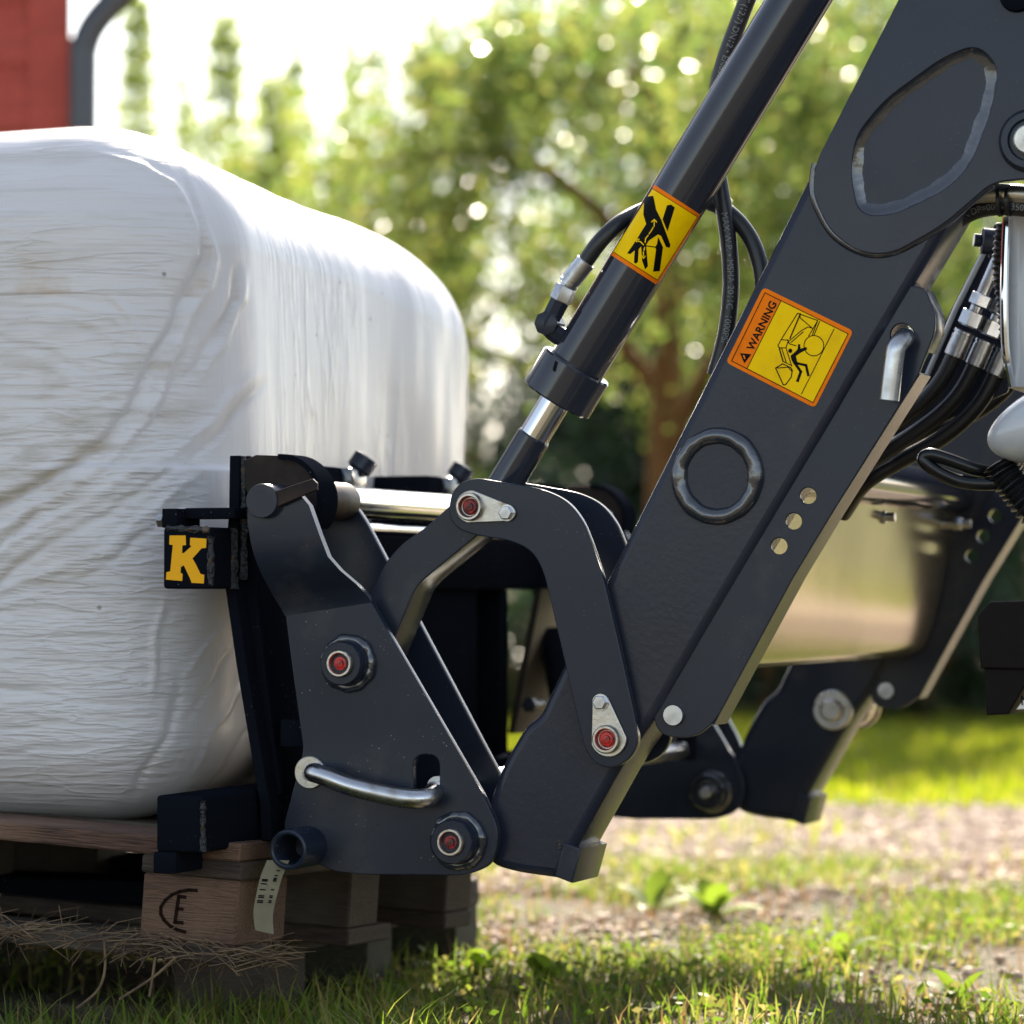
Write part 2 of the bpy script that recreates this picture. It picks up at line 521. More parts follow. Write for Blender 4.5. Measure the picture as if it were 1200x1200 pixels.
def sheet(name, quads, mat, z):
    me = bpy.data.meshes.new(name)
    v = [tuple(gp(s, d, z)) for s, d in quads]
    me.from_pydata(v, [], [tuple(range(len(v)))])
    return struct(obj(name, me, mat, None, smooth=0))
sheet('ground', [(-400, -300), (400, -300), (400, 900), (-400, 900)], M['soil'], 0.0)
def edge_line(d, a0, a1, n=60, amp=.12, seed=1):
    r = random.Random(seed); ph = [r.uniform(0, 6) for _ in range(4)]
    return [(a0 + (a1 - a0) * k / n, d + amp * (math.sin(k * .9 + ph[0]) + .6 * math.sin(k * 2.3 + ph[1]))) for k in range(n + 1)]
sheet('gravel_path', edge_line(6.35, -9, 9, seed=2) + edge_line(8.75, 9, -9, amp=.07, seed=3), M['gravelbed'], .004)
sheet('lawn', edge_line(8.75, -14, 14, amp=.07, seed=3)[::1] + [(14, 40), (-14, 40)], M['lawnbed'], .008)

def blades(n, sfun, hmin, hmax, wid, lean=.5, seg=2, seed=1):
    """grass blades: tapering curved strips"""
    r = np.random.default_rng(seed)
    base = sfun(r, n)                                   # (n,3)
    n = len(base)
    h = r.uniform(hmin, hmax, n) * r.uniform(.6, 1.0, n)
    az = r.uniform(0, 2 * np.pi, n)
    ld = np.stack([np.cos(az), np.sin(az), np.zeros(n)], 1)
    wd = np.stack([-np.sin(az), np.cos(az), np.zeros(n)], 1)
    tw = r.uniform(-.6, .6, n)[:, None]
    wd = wd * np.cos(tw) + ld * np.sin(tw)
    le = (r.uniform(.05, lean, n) * h)[:, None]
    w = (wid * r.uniform(.6, 1.3, n))[:, None]
    V = []; ts = [0, .5, 1.0] if seg == 2 else [0, .4, .75, 1.0]
    for t in ts:
        c = base + ld * le * t ** 2 + np.array([0, 0, 1.0]) * (h * (t - .12 * t * t))[:, None]
        ww = w * (1 - t) ** .6 if t < 1 else w * .04
        V += [c - wd * ww / 2, c + wd * ww / 2]
    k = len(V); V = np.stack(V, 1).reshape(-1, 3)
    idx = np.arange(n)[:, None] * k
    F = [np.concatenate([idx + 2 * i, idx + 2 * i + 1, idx + 2 * i + 3, idx + 2 * i + 2], 1) for i in range(len(ts) - 1)]
    return np_mesh('blades', V, np.concatenate(F, 0))

def patch_noise(s, d, f=1.0, seed=0):
    a = np.sin(s * 3.1 * f + 1.3 + seed) * np.cos(d * 2.7 * f - .7 * seed) + .6 * np.sin(s * 6.7 * f - d * 5.1 * f + seed) + .4 * np.cos(s * 12.3 * f + d * 10.9 * f)
    return a
def area(s0, s1, d0, d1, thr=-9., f=1.0, seed=0, z=0., taper=False):
    def fn(r, n):
        d = r.uniform(d0, d1, n); s = r.uniform(s0, s1, n) * (d / 5.0 if taper else 1)
        keep = patch_noise(s, d, f, seed) > thr + r.uniform(-.5, .5, n)
        s, d = s[keep], d[keep]
        b = np.array(CG)[None] + np.array(FH)[None] * d[:, None] + np.array(RIGHT)[None] * s[:, None]
        b[:, 2] = z; return b
    return fn
stuff(tag(obj('foreground_grass', blades(38000, area(-1.5, 1.8, 3.9, 6.9, .05, 1.0, 0), .02, .085, .0042, 1.1, seed=3), M['grass'], None, smooth=180),
          'rough green grass growing in tufts in front of the gravel', 'grass'))
def cover_leaves(n, seed):
    r = np.random.default_rng(seed)
    b = area(-1.4, 1.7, 4.2, 6.7, .0, 1.0, 0)(r, n); n = len(b)
    b[:, 2] = r.uniform(.003, .04, n)
    a = r.normal(size=(n, 3)); a[:, 2] *= .5; a /= np.linalg.norm(a, axis=1)[:, None]
    c = r.normal(size=(n, 3)); c -= a * (a * c).sum(1)[:, None]; c /= np.linalg.norm(c, axis=1)[:, None]
    s_ = r.uniform(.003, .011, n)[:, None]
    V = np.stack([b - a * s_, b + c * s_ * .5, b + a * s_, b - c * s_ * .5], 1)
    return np_mesh('cover', V.reshape(-1, 3), np.arange(n * 4).reshape(n, 4))
stuff(tag(obj('ground_cover', cover_leaves(24000, 21), M['grass'], None, smooth=0), 'low leafy ground cover between the grass tufts', 'ground cover'))
stuff(tag(obj('shaded_grass', blades(5000, area(-1.3, -.1, 3.35, 4.3, -.6, 1.2, 4), .03, .11, .0045, 1.0, seg=3, seed=13), M['grass'], None, smooth=180), 'taller shaded grass in front of the pallets', 'grass'))
stuff(tag(obj('dry_grass', blades(9000, area(-1.5, 1.7, 3.6, 6.8, -.2, 1.4, 2), .015, .07, .0035, 1.3, seed=4), M['dry_leaf'], None, smooth=180),
          'dry straw coloured blades lying among the green grass', 'dry grass'))
stuff(tag(obj('path_weeds', blades(5200, area(-2.6, 2.6, 6.3, 8.9, .75, .8, 5), .02, .09, .008, .8, seed=5), M['grass_lawn'], None, smooth=180),
          'yellow green weeds sprouting through the gravel path', 'weeds'))
stuff(tag(obj('lawn_grass', blades(60000, area(-3.6, 3.6, 8.65, 15.5, -9, z=.008), .03, .065, .012, .6, seed=6), M['grass_lawn'], None, smooth=180),
          'sunlit mown lawn grass beyond the gravel path', 'grass'))

def stones(n, seed, d0, d1, s0, s1, rmin, rmax, thr=-9):
    r = np.random.default_rng(seed)
    t = (1 + 5 ** .5) / 2
    v = np.array([(-1, t, 0), (1, t, 0), (-1, -t, 0), (1, -t, 0), (0, -1, t), (0, 1, t), (0, -1, -t), (0, 1, -t), (t, 0, -1), (t, 0, 1), (-t, 0, -1), (-t, 0, 1)]) / (1 + t * t) ** .5
    f = np.array([(0,11,5),(0,5,1),(0,1,7),(0,7,10),(0,10,11),(1,5,9),(5,11,4),(11,10,2),(10,7,6),(7,1,8),(3,9,4),(3,4,2),(3,2,6),(3,6,8),(3,8,9),(4,9,5),(2,4,11),(6,2,10),(8,6,7),(9,8,1)])
    d = r.uniform(d0, d1, n); s = r.uniform(s0, s1, n)
    k = patch_noise(s, d, 1.2, 3) > thr + r.uniform(-.6, .6, n)
    d, s = d[k], s[k]; n = len(d)
    b = np.array(CG)[None] + np.array(FH)[None] * d[:, None] + np.array(RIGHT)[None] * s[:, None]
    R = r.uniform(rmin, rmax, (n, 1, 1)) * r.uniform(.7, 1.3, (n, 1, 3)) * np.array([1, 1, .7])
    b[:, 2] = .004 + R[:, 0, 2] * .4
    V = v[None] * R * r.uniform(.8, 1.2, (n, 12, 1)) + b[:, None]
    return np_mesh('stones', V.reshape(-1, 3), (f[None] + np.arange(n)[:, None, None] * 12).reshape(-1, 3))
stuff(tag(obj('gravel', stones(15000, 8, 6.2, 8.8, -2.4, 2.4, .006, .016), M['stone'], None, smooth=0), 'pale pinkish gravel stones spread over the path', 'gravel'))
stuff(tag(obj('scattered_pebbles', stones(2500, 9, 4.5, 6.3, -.1, 1.5, .004, .011, .3), M['stone'], None, smooth=0), 'small pebbles scattered between the grass tufts', 'pebbles'))

# ================================================================== loader
ARM_T = .098
loader = thing('front_loader', 'dark grey tractor front loader with two slanting box arms and glossy cross member', 'loader', at(690, 1030, .05))
arm_pts = [(1068, -34), (710, 680, 60), (657, 784, 30), (632, 838, 8), (615, 850, 10), (588, 896, 20), (566, 955, 30), (570, 1012, 18), (600, 1022, 20), (656, 1030, 6),
           (676, 990, 12), (733, 888, 30), (767, 842, 20), (837, 722, 40), (1108, 268, 30), (1155, 190, 10), (1300, -34)]
def arm_main():
    return plate_mesh(arm_pts, 0, ARM_T, bev=.011, res=4)
arm = obj('loader_arm', arm_main(), M['peel'], loader)
arm['label'] = 'near loader arm with warning sticker and round weld'
side_pts = [(1088, -70), (957, 188, 12), (951, 225, 25), (972, 272, 30), (1008, 297, 25), (1045, 298, 25), (1105, 264, 20), (1163, 214, 14), (1205, 209, 20), (1330, 206), (1330, -70)]
hole_pts = [(996, 200, 20), (1004, 158, 16), (1036, 118, 22), (1106, 67, 25), (1145, 52, 26), (1170, 78, 24), (1163, 125, 25), (1136, 195, 24), (1108, 222, 20), (1046, 252, 22), (1006, 252, 26)]
PL_Y = -.008
side = obj('side_plate', plate_mesh(side_pts, PL_Y, .0085, [hole_pts], bev=.0014), M['peel'], arm)

def weld_loop(px_pts, y, r, name, parent, mat, closed=True, amp=.12, n=170, zoff=0):
    base = [at(u, v, y) for u, v in px_pts]
    if closed: base = base + [base[0]]
    acc = [0]
    for a, b in zip(base[:-1], base[1:]): acc.append(acc[-1] + (b - a).length)
    path = []
    for k in range(n):
        s = acc[-1] * k / (n if closed else n - 1)
        i = max(j for j in range(len(acc) - 1) if acc[j] <= s + 1e-9)
        t = (s - acc[i]) / max(acc[i + 1] - acc[i], 1e-9)
        path.append(base[i].lerp(base[i + 1], t))
    ph = random.uniform(0, 6)
    me = sweep(path, r, 10, closed, rfun=lambda t: r * (1 + amp * math.sin(t * n * .32 + ph) * .5 + amp * .4 * math.sin(t * n * .13 + 2 * ph)))
    return obj(name, me, mat, parent, smooth=80)
def shrink(pts, k):
    f = fillet(pts); cx = sum(p[0] for p in f) / len(f); cy = sum(p[1] for p in f) / len(f)
    out = []
    for i, p in enumerate(f):
        a = Vector(f[i - 1]); b = Vector(f[(i + 1) % len(f)]); d = b - a
        if d.length < 1e-6: continue
        n = Vector((-d.y, d.x)).normalized()
        c = Vector((cx, cy)) - Vector(p)
        if n.dot(c) < 0: n = -n
        out.append(tuple(Vector(p) + n * k))
    return out
def weld_band(outer, inner, y0, y1, name, parent, mat):
    """concave fillet weld between two loops of equal length"""
    bm = bmesh.new(); rows = []
    n = len(outer); T = (0, .18, .42, .7, 1.0); D = (0, .34, .62, .85, 1.0)
    for k in range(n):
        j = 1 + .05 * math.sin(k * .61 + 1) + .06 * math.sin(k * .23) + .02 * math.sin(k * 2.1)
        row = []
        for t, dd in zip(T, D):
            u = outer[k][0] + (inner[k][0] - outer[k][0]) * t * (j if 0 < t else 1); v = outer[k][1] + (inner[k][1] - outer[k][1]) * t * (j if 0 < t else 1)
            row.append(bm.verts.new(at(u, v, y0 + (y1 - y0) * dd)))
        rows.append(row)
    for k in range(n):
        a, b = rows[k], rows[(k + 1) % n]
        for i in range(4): bm.faces.new((a[i], a[i + 1], b[i + 1], b[i]))
    bmesh.ops.recalc_face_normals(bm, faces=bm.faces)
    me = bm_mesh(bm)
    if sum(f.normal.y for f in me.polygons) > 0: me.flip_normals()
    return obj(name, me, mat, parent, smooth=80)
def resample(pts, n):
    P = [Vector(p) for p in pts] + [Vector(pts[0])]; acc = [0]
    for a, b in zip(P[:-1], P[1:]): acc.append(acc[-1] + (b - a).length)
    out = []
    for k in range(n):
        s_ = acc[-1] * k / n; i = max(j for j in range(len(acc) - 1) if acc[j] <= s_ + 1e-9)
        out.append(tuple(P[i].lerp(P[i + 1], (s_ - acc[i]) / max(acc[i + 1] - acc[i], 1e-9))))
    return out
hl = resample(fillet(hole_pts, 10), 190)
weld_band(shrink(hl, -1.0), shrink(hl, 12.5), PL_Y + .0004, -.0004, 'weld_bead', arm, M['weld'])
# fillet weld round the lower lobe of the side plate
lobe = [p for p in fillet(side_pts) if p[1] > 190 and p[0] < 1165]
weld_loop(lobe, .001, .0055, 'weld_bead', arm, M['weld'], closed=False, amp=.08, n=120)
# round tube welded through the arm
c = at(841, 558, 0)
path = [c + Vector((math.cos(a) * .0455, 0, math.sin(a) * .0465)) for a in [2 * math.pi * k / 110 for k in range(110)]]
ph = random.uniform(0, 6)
obj('weld_ring', sweep(path, .0105, 14, True, rfun=lambda t: .0098 * (1 + .02 * math.sin(t * 50.27 + ph) + .02 * math.sin(t * 88 + 2 * ph) + .05 * math.sin(t * 12.566))), M['weld'], arm, smooth=80)
obj('tube_end', lathe([(-.002, .0445), (.0015, .0445), (.0025, .042), (.0025, .040), (.001, .0385), (.001, 0)], c, (0, -1, 0), 48), M['peel'], arm)
# foot block and pivot boss
obj('foot_block', plate_mesh([(649, 1027), (661, 987), (681, 995), (670, 1035)], -.004, .10, bev=.002), M['paint'], arm)
obj('weld_bead', sweep([at(658, 990, y) for y in (.0, .02, .04, .06, .08)], .006, 8, jitter=.3), M['black_weld'], arm)
# boss at the picture's right border
bc = at(1208, 165, PL_Y)
obj('pivot_boss', lathe([(-.001, .036), (.006, .035), (.012, .031), (.012, .024), (.008, .022), (.008, 0)], bc, (0, -1, 0), 40), M['paint'], arm)
obj('pivot_bolt', lathe([(.007, .017), (.016, .017), (.018, .015), (.018, 0)], bc, (0, -1, 0), 24), M['steel'], arm)
tb = at(1192, -6, PL_Y)
obj('pivot_boss', lathe([(-.001, .020), (.008, .019), (.010, .016), (.010, 0)], tb, (0, -1, 0), 32), M['black'], arm)

# far arm: the same arm a metre further
DY = Vector((0, 1.06, 0))
far_arm = obj('loader_arm', arm_main(), M['paint'], loader)
far_arm['label'] = 'far loader arm with plain face and greasy pivot washer'
far_arm.location = far_arm.location + DY; WL[far_arm.name] += DY
fb = obj('foot_block', plate_mesh([(649, 1027), (661, 987), (681, 995), (670, 1035)], -.004, .10, bev=.002), M['paint'], far_arm); fb.location += DY
fs = obj('side_plate', plate_mesh(side_pts, PL_Y, .0085, [], bev=.0014), M['paint'], far_arm); fs.location += DY
pc = at(714, 866, 0) + DY
obj('washer', lathe([(-.001, .029), (.010, .029), (.012, .027), (.012, .017), (.010, .0165)], pc, (0, -1, 0), 40), M['steel'], far_arm)
obj('pivot_bolt', lathe([(-.001, .0165), (.018, .0165), (.022, .013), (.022, 0)], pc, (0, -1, 0), 30), M['steel'], far_arm)
obj('pivot_sleeve', lathe([(0, .03), (.05, .03), (.05, .033), (.058, .033), (.058, 0)], pc + Vector((0, .098, 0)), (0, 1, 0), 36), M['member'], far_arm)

# cross members between the arms
x0 = at(1100, 590, 1.0).x
zt, zb = at(1100, 590, 1.0).z, at(905, 783, .25).z
prof = [(x0 - .14, zt), (x0 + .004, zt + .003), (x0 + .013, zt - .004), (x0 + .012, zt - .015), (x0 + .005, zt - .055), (x0 - .004, zt - .10), (x0 - .015, zt - .15), (x0 - .027, zb + .03), (x0 - .038, zb + .010), (x0 - .06, zb), (x0 - .14, zb)]
bm = bmesh.new()
sm = [Vector((p[0], 0, p[1])) for p in prof]
sp = [sm[0]] + spline(sm[1:-1], 6) + [sm[-1]]
A = [bm.verts.new((p.x, .098, p.z)) for p in sp]; B = [bm.verts.new((p.x, 1.06, p.z)) for p in sp]
for k in range(len(sp)):
    k2 = (k + 1) % len(sp); bm.faces.new((A[k], A[k2], B[k2], B[k]))
bm.faces.new(A[::-1]); bm.faces.new(B)
bmesh.ops.recalc_face_normals(bm, faces=bm.faces)
obj('cross_member', bm_mesh(bm), M['member'], loader)
tcen = at(1062, 571, .75)
obj('cross_tube', lathe([(0, .029), (.962, .029)], (tcen.x, .098, tcen.z), (0, 1, 0), 40), M['gloss'], loader)
for u, v, y in ((1028, 606, .62), (1118, 614, .98)):
    q = at(u, v, y)
    obj('bolt', join([hexnut(q, (1, 0, 0), .010, .012), lathe([(.010, .006), (.024, .006), (.024, 0)], q, (1, 0, 0), 12), lathe([(-.04, .007), (0, .007)], q, (1, 0, 0), 12)]), M['zinc'], loader)

# warning sticker on the near arm
ZS = 170 / 1200
def zw(x, y): return (840 + x * ZS, 330 + y * ZS)
fl = Flat(lambda u, v, layer: at(u, v, -.0006 - layer * .0002))
fl.poly(fillet([(*zw(385, 45), 6), (*zw(1130, 408), 6), (*zw(810, 1045), 6), (*zw(75, 668), 6)]), 0, 0)
inner = [zw(398, 92), zw(1086, 432), zw(796, 1000), zw(122, 655)]
fl.stroke(inner, .9, 2, 2, True)
fl.poly([zw(532, 158), zw(1083, 434), zw(795, 997), zw(252, 716)], 1, 1)
fl.stroke([zw(532, 158), zw(252, 716)], .9, 2, 2)
ex = Vector((.447, -.894)); ey = Vector((-.894, -.447))
fl.text('WARNING', zw(301, 575), ex, ey, 12.9, 2, 2, bold=.022)
fl.poly([zw(192, 592), zw(285, 600), zw(228, 676)], 2, 2)
fl.poly([zw(213, 606), zw(232, 612), zw(236, 640), zw(228, 642)], 3, 0)
S = lambda pts, w=1.1: fl.stroke([zw(*p) for p in pts], w, 2, 2)
S([(668, 262), (532, 480)]); S([(690, 270), (605, 470)], 1.6); S([(668, 262), (835, 322), (790, 440)]); S([(690, 262), (690, 300), (790, 385)]); S([(850, 330), (805, 440)])
S([(835, 322), (760, 450)]); S([(790, 385), (755, 375), (700, 405), (600, 490)]); S([(715, 415), (612, 505)]); S([(532, 480), (505, 530), (515, 548), (572, 548), (592, 485), (532, 480)])
S([(585, 480), (600, 515), (655, 530)]); S([(515, 545), (548, 660)], 1.6); S([(535, 545), (575, 672)]); S([(572, 548), (620, 700)])
S([(548, 660), (620, 695)])
S([(545, 680), (487, 715), (550, 855), (570, 852), (615, 790), (625, 735), (612, 712), (545, 680)], 1.3); S([(500, 715), (590, 708), (618, 740)])
S([(970, 392), (700, 930)], 1.0)
fl.stroke([zw(803 + 82 * math.cos(a * .2618), 530 + 84 * math.sin(a * .2618)) for a in range(24)], 1.1, 2, 2, True)
fl.poly([zw(608 + 17 * math.cos(a * .52), 572 + 19 * math.sin(a * .52)) for a in range(12)], 2, 2)
fl.poly([zw(*p) for p in [(610, 612), (640, 588), (668, 560), (672, 518), (690, 518), (692, 555), (742, 540), (748, 560), (690, 590), (655, 615), (668, 680), (640, 690), (618, 650)]], 2, 2)
S([(650, 680), (695, 745), (668, 822)], 3.2); S([(660, 675), (738, 692), (757, 775)], 3.0)
dec = obj('warning_sticker', fl.mesh(), [M['orange'], M['yellow'], M['ink']], arm, smooth=0)
dec['label'] = 'orange and yellow crush hazard warning sticker'

# ================================================================== parking stands
def make_stand(name, label, mats):
    t = thing(name, label, 'stand', at(790, 862, .03))
    y = .006
    pts = [(764, 826, 10), (863, 676), (982, 478), (1040, 376), (1066, 334, 4), (1084, 338, 6), (1096, 366, 10), (1096, 388, 10), (1076, 440, 8), (976, 600), (930, 676), (838, 846, 14), (812, 866, 24), (770, 862, 26)]
    holes = [circle_px(u, v, 9.6, 20) for u, v in ((947, 581), (930, 611), (913, 640))] + [circle_px(1057, 393, 14, 20)]
    body = obj('channel', plate_mesh(pts, y, .006, holes, bev=.0012), mats, t)
    # right flange, left flange and top lug of the channel
    fl_path = [(1078, 438), (976, 600), (930, 676), (836, 850)]
    bm = bmesh.new(); rows = []
    for k, (u, v) in enumerate(fl_path):
        p = at(u, v, y); q = at(u - 5, v - 3, y)
        rows.append([bm.verts.new((p.x, y + .003, p.z)), bm.verts.new((p.x, y + .056, p.z)), bm.verts.new((q.x, y + .056, q.z)), bm.verts.new((q.x, y + .003, q.z))])
    for a, b in zip(rows[:-1], rows[1:]):
        for k in range(4): bm.faces.new((a[k], a[(k + 1) % 4], b[(k + 1) % 4], b[k]))
    bm.faces.new(rows[0]); bm.faces.new(rows[-1][::-1])
    bmesh.ops.recalc_face_normals(bm, faces=bm.faces)
    obj('flange', bm_mesh(bm), mats, t)
    obj('top_lug', plate_mesh([(1066, 334), (1083, 338), (1096, 366), (1096, 388), (1085, 412), (1078, 400)], y + .004, .05, bev=.001), mats, t)
    obj('pivot_pin', lathe([(-.002, .0125), (.004, .0125), (.0055, .0115), (.0055, 0)], at(790, 838, y), (0, -1, 0), 28), M['zinc'], t)
    return t
stand = make_stand('parking_stand', 'dark grey channel parking stand with three holes beside the near arm', M['paint'])
pin_path = [at(1060, 394, .03), at(1060, 395, .0), at(1058, 398, -.014), at(1051, 406, -.024), at(1048, 420, -.026), at(1042, 469, -.026)]
obj('locking_pin', sweep(spline(pin_path, 6), .0112, 16), M['zinc'], stand)
stand2 = copy_tree(stand, None, DY)
stand2['label'] = 'dark parking stand channel beside the far loader arm'

# ================================================================== linkage
def pin_parts(parent, u, v, yf, boss=True, r=1.0):
    c = at(u, v, yf)
    ax = (0, -1, 0)
    if boss:
        ph = random.uniform(0, 6)
        o = obj('boss', lathe([(-.001, .0262 * r), (.024, .0262 * r), (.0265, .0245 * r), (.0265, .016)], c, ax, 36), M['paint'], parent, smooth=50)
        wp = [c + Vector((math.cos(t) * .0285, -.002, math.sin(t) * .0285)) for t in [2 * math.pi * k / 60 for k in range(60)]]
        obj('weld_bead', sweep(wp, .0065, 10, True, rfun=lambda t: .0066 * (1 + .10 * math.sin(t * 37.7 + ph) + .08 * math.sin(t * 69.1))), M['weld'], o, smooth=80)
        h = .0265
    else: h = .006
    c2 = c + Vector((0, -h, 0))
    p = obj('pivot_pin', lathe([(-.012, .0165), (.004, .0165), (.0062, .015), (.0062, .0128), (.003, .0112), (-.004, .0108), (-.004, 0)], c2, ax, 36), M['steel'], parent)
    obj('grease_cap', lathe([(-.0038, .0106), (-.0010, .0100), (-.0006, .0085), (.0012, .0078), (.0016, .0050), (.0036, .0042), (.0042, 0)], c2, ax, 20), M['red_dirty' if v < 700 or v > 950 else 'red'], p)
    return p
def retainer(parent, a, ra, b, rb, yf):
    A = Vector(a); B = Vector(b); d = (B - A).normalized(); n = Vector((-d.y, d.x))
    ang = math.atan2(d.y, d.x)
    pts = [(A.x + ra * math.cos(ang + math.pi / 2 + k * math.pi / 14 + .12), A.y + ra * math.sin(ang + math.pi / 2 + k * math.pi / 14 + .12)) for k in range(14)]
    pts += [(B.x + rb * math.cos(ang - math.pi / 2 + k * math.pi / 10), B.y + rb * math.sin(ang - math.pi / 2 + k * math.pi / 10)) for k in range(11)]
    o = obj('retainer_tab', plate_mesh(pts, yf - .0045, .0045, bev=.0008), M['steel'], parent)
    c = at(*b, yf - .0045)
    obj('bolt', join([lathe([(0, .0098), (.0015, .0098), (.0015, 0)], c, (0, -1, 0), 20), hexnut(c + Vector((0, -.001, 0)), (0, -1, 0), .0085, .0065)]), M['zinc'], o)

LK = -.018
link = thing('curved_link', 'dark grey curved twin plate link between cylinder rod and loader arm', 'linkage', at(714, 899, .05))
ban = [(526, 596, 6), (529, 577, 8), (541, 564, 10), (560, 560, 14), (607, 568, 20), (636, 573, 20), (664, 586, 20), (682, 608, 18), (694, 638, 20), (708, 680, 20), (732, 785), (746, 850, 14), (748, 872, 14), (738, 890, 14), (718, 901, 14),
       (698, 896, 14), (685, 878, 14), (659, 764, 20), (637, 670, 24), (624, 646, 24), (600, 634, 24), (556, 627, 12), (537, 620, 12), (527, 608, 8)]
bfront = obj('front_plate', plate_mesh(ban, LK, .012, bev=.0013), M['paint'], link)
brear = obj('rear_plate', plate_mesh(ban, LK, .012, bev=.0013), M['paint'], link)
brear.location += Vector((0, .128, 0))
retainer(link, (553, 594), 19.5, (594, 601), 10, LK)
pin_parts(link, 553, 594, LK, boss=False)
retainer(link, (713, 866), 21, (704, 823), 10, LK)
pin_parts(link, 713, 866, LK, boss=False)
for u, v in ((553, 594), (713, 866)):
    p = at(u, v, LK)
    obj('shaft', lathe([(.006, .0163), (.160, .0163), (.160, 0)], p, (0, 1, 0), 24), M['steel'], link)

bent = thing('bent_link', 'short dark grey bent link joining curved link and tool carrier', 'linkage', at(410, 800, .03))
bl = [(532, 588, 10), (548, 576, 10), (575, 590, 10), (577, 612, 10), (556, 630, 6), (488, 686, 14), (463, 746, 10), (446, 790, 16), (405, 812, 20), (372, 790, 20), (380, 752, 16), (436, 692, 20), (448, 664, 18), (466, 641, 16), (500, 617, 10)]
obj('body', plate_mesh(bl, .003, .066, bev=.0015), M['paint'], bent)

# ================================================================== hydraulic cylinder
CY = .0475
ca = at(665, 447, CY); cb = at(936, 0, CY)
cax = (cb - ca).normalized()
def cyl_h(u, v): return (at(u, v, CY) - ca).dot(cax)
h_col0, h_col1 = cyl_h(652.5, 469), cyl_h(677, 428)
h_rod1, h_eye = cyl_h(627, 511), cyl_h(585, 580)
RB = .0345
cyl = thing('hydraulic_cylinder', 'dark grey hydraulic cylinder with chrome rod and hand hazard sticker', 'cylinder', at(590, 590, CY))
obj('barrel', lathe([(h_col1 - .01, RB - .001), (h_col1 + .001, RB), (.85, RB), (.85, 0)], ca, cax, 64), M['gloss'], cyl)
obj('gland_collar', lathe([(h_col0, .012), (h_col0, .0425), (h_col0 + .002, .0445), (h_col1 - .002, .0445), (h_col1, .0425), (h_col1, .030)], ca, cax, 56), M['gloss'], cyl)
obj('rod', lathe([(h_rod1 - .002, .0185), (h_col0 + .004, .0185)], ca, cax, 40), M['chrome'], cyl)
obj('rod_end', lathe([(h_eye, .0205), (h_rod1 - .002, .0205), (h_rod1, .019)], ca, cax, 40), M['gloss'], cyl)
pe = at(553, 594, LK)
obj('rod_eye', lathe([(0, .030), (.002, .032), (.058, .032), (.060, .030)], (pe.x, .018, pe.z), (0, 1, 0), 36), M['weld'], cyl)
# slot in collar, port boss
q = ca + cax * (h_col1 - .008)
def cyl_map(R):
    def f(u, v, layer):
        d = ray(u, v).normalized(); o = CAM - ca
        dd = d - cax * d.dot(cax); oo = o - cax * o.dot(cax)
        a = dd.dot(dd); b = 2 * dd.dot(oo); cc = oo.dot(oo) - (R + .0004 + layer * .0002) ** 2
        disc = b * b - 4 * a * cc
        t = (-b - math.sqrt(max(disc, 0))) / (2 * a)
        return CAM + d * t
    return f
zs2 = 140 / 1200
def zh(x, y): return (700 + x * zs2, 200 + y * zs2)
fc = Flat(cyl_map(RB), 4.0)
fc.poly([zh(*p) for p in [(572, 140), (1032, 440), (1010, 490), (620, 1120), (585, 1140), (140, 850), (165, 800), (552, 172)]], 0, 0)
fc.poly([zh(*p) for p in [(555, 182), (1005, 468), (605, 1095), (160, 812)]], 1, 1)
fc.stroke([zh(*p) for p in [(550, 178), (1008, 465), (605, 1100), (155, 812)]], .6, 2, 2, True)
K = lambda pts: fc.poly([zh(*p) for p in pts], 2, 2)
K([(470, 282), (500, 260), (560, 252), (572, 300), (590, 390), (640, 490), (735, 745), (725, 775), (690, 765), (640, 655), (610, 640), (520, 700), (490, 745), (500, 870), (508, 960), (480, 990), (450, 905), (440, 760), (415, 790), (408, 915), (385, 935), (368, 920), (375, 800), (330, 838), (300, 830), (395, 690), (490, 535), (462, 440)])
K([(700, 348), (740, 340), (778, 370), (705, 610), (655, 490)])
K([(612, 665), (660, 770), (628, 1010), (600, 1030), (560, 1015), (590, 790), (580, 770), (598, 740)])
Yl = lambda pts, w=1.3: fc.stroke([zh(*p) for p in pts], w, 3, 1)
Yl([(480, 720), (485, 680), (510, 650)]); Yl([(520, 635), (550, 590), (560, 570)]); Yl([(570, 560), (572, 500)]); Yl([(545, 515), (572, 490), (595, 515)])
Yl([(465, 745), (435, 715), (405, 705)]); Yl([(395, 715), (390, 690), (420, 688)]); Yl([(475, 770), (468, 800)]); Yl([(463, 815), (463, 850)]); Yl([(448, 855), (463, 880), (480, 858)])
fc.stroke([zh(490, 755), zh(585, 768)], 1.2, 3, 2); Yl([(570, 1022), (615, 1018)], 1.6)
sd = obj('hazard_sticker', fc.mesh(), [M['orange'], M['yellow'], M['ink']], cyl, smooth=180)
sd['label'] = 'yellow sticker with pierced hand symbol'
fk = Flat(cyl_map(.0445), 3.0)
zf = 140 / 840
fk.poly([(620 + x * zf, 300 + y * zf) for x, y in [(183, 735), (200, 745), (186, 812), (170, 812), (166, 790)]], 1, 0)
obj('collar_slot', fk.mesh(), [M['ink']], cyl, smooth=180)
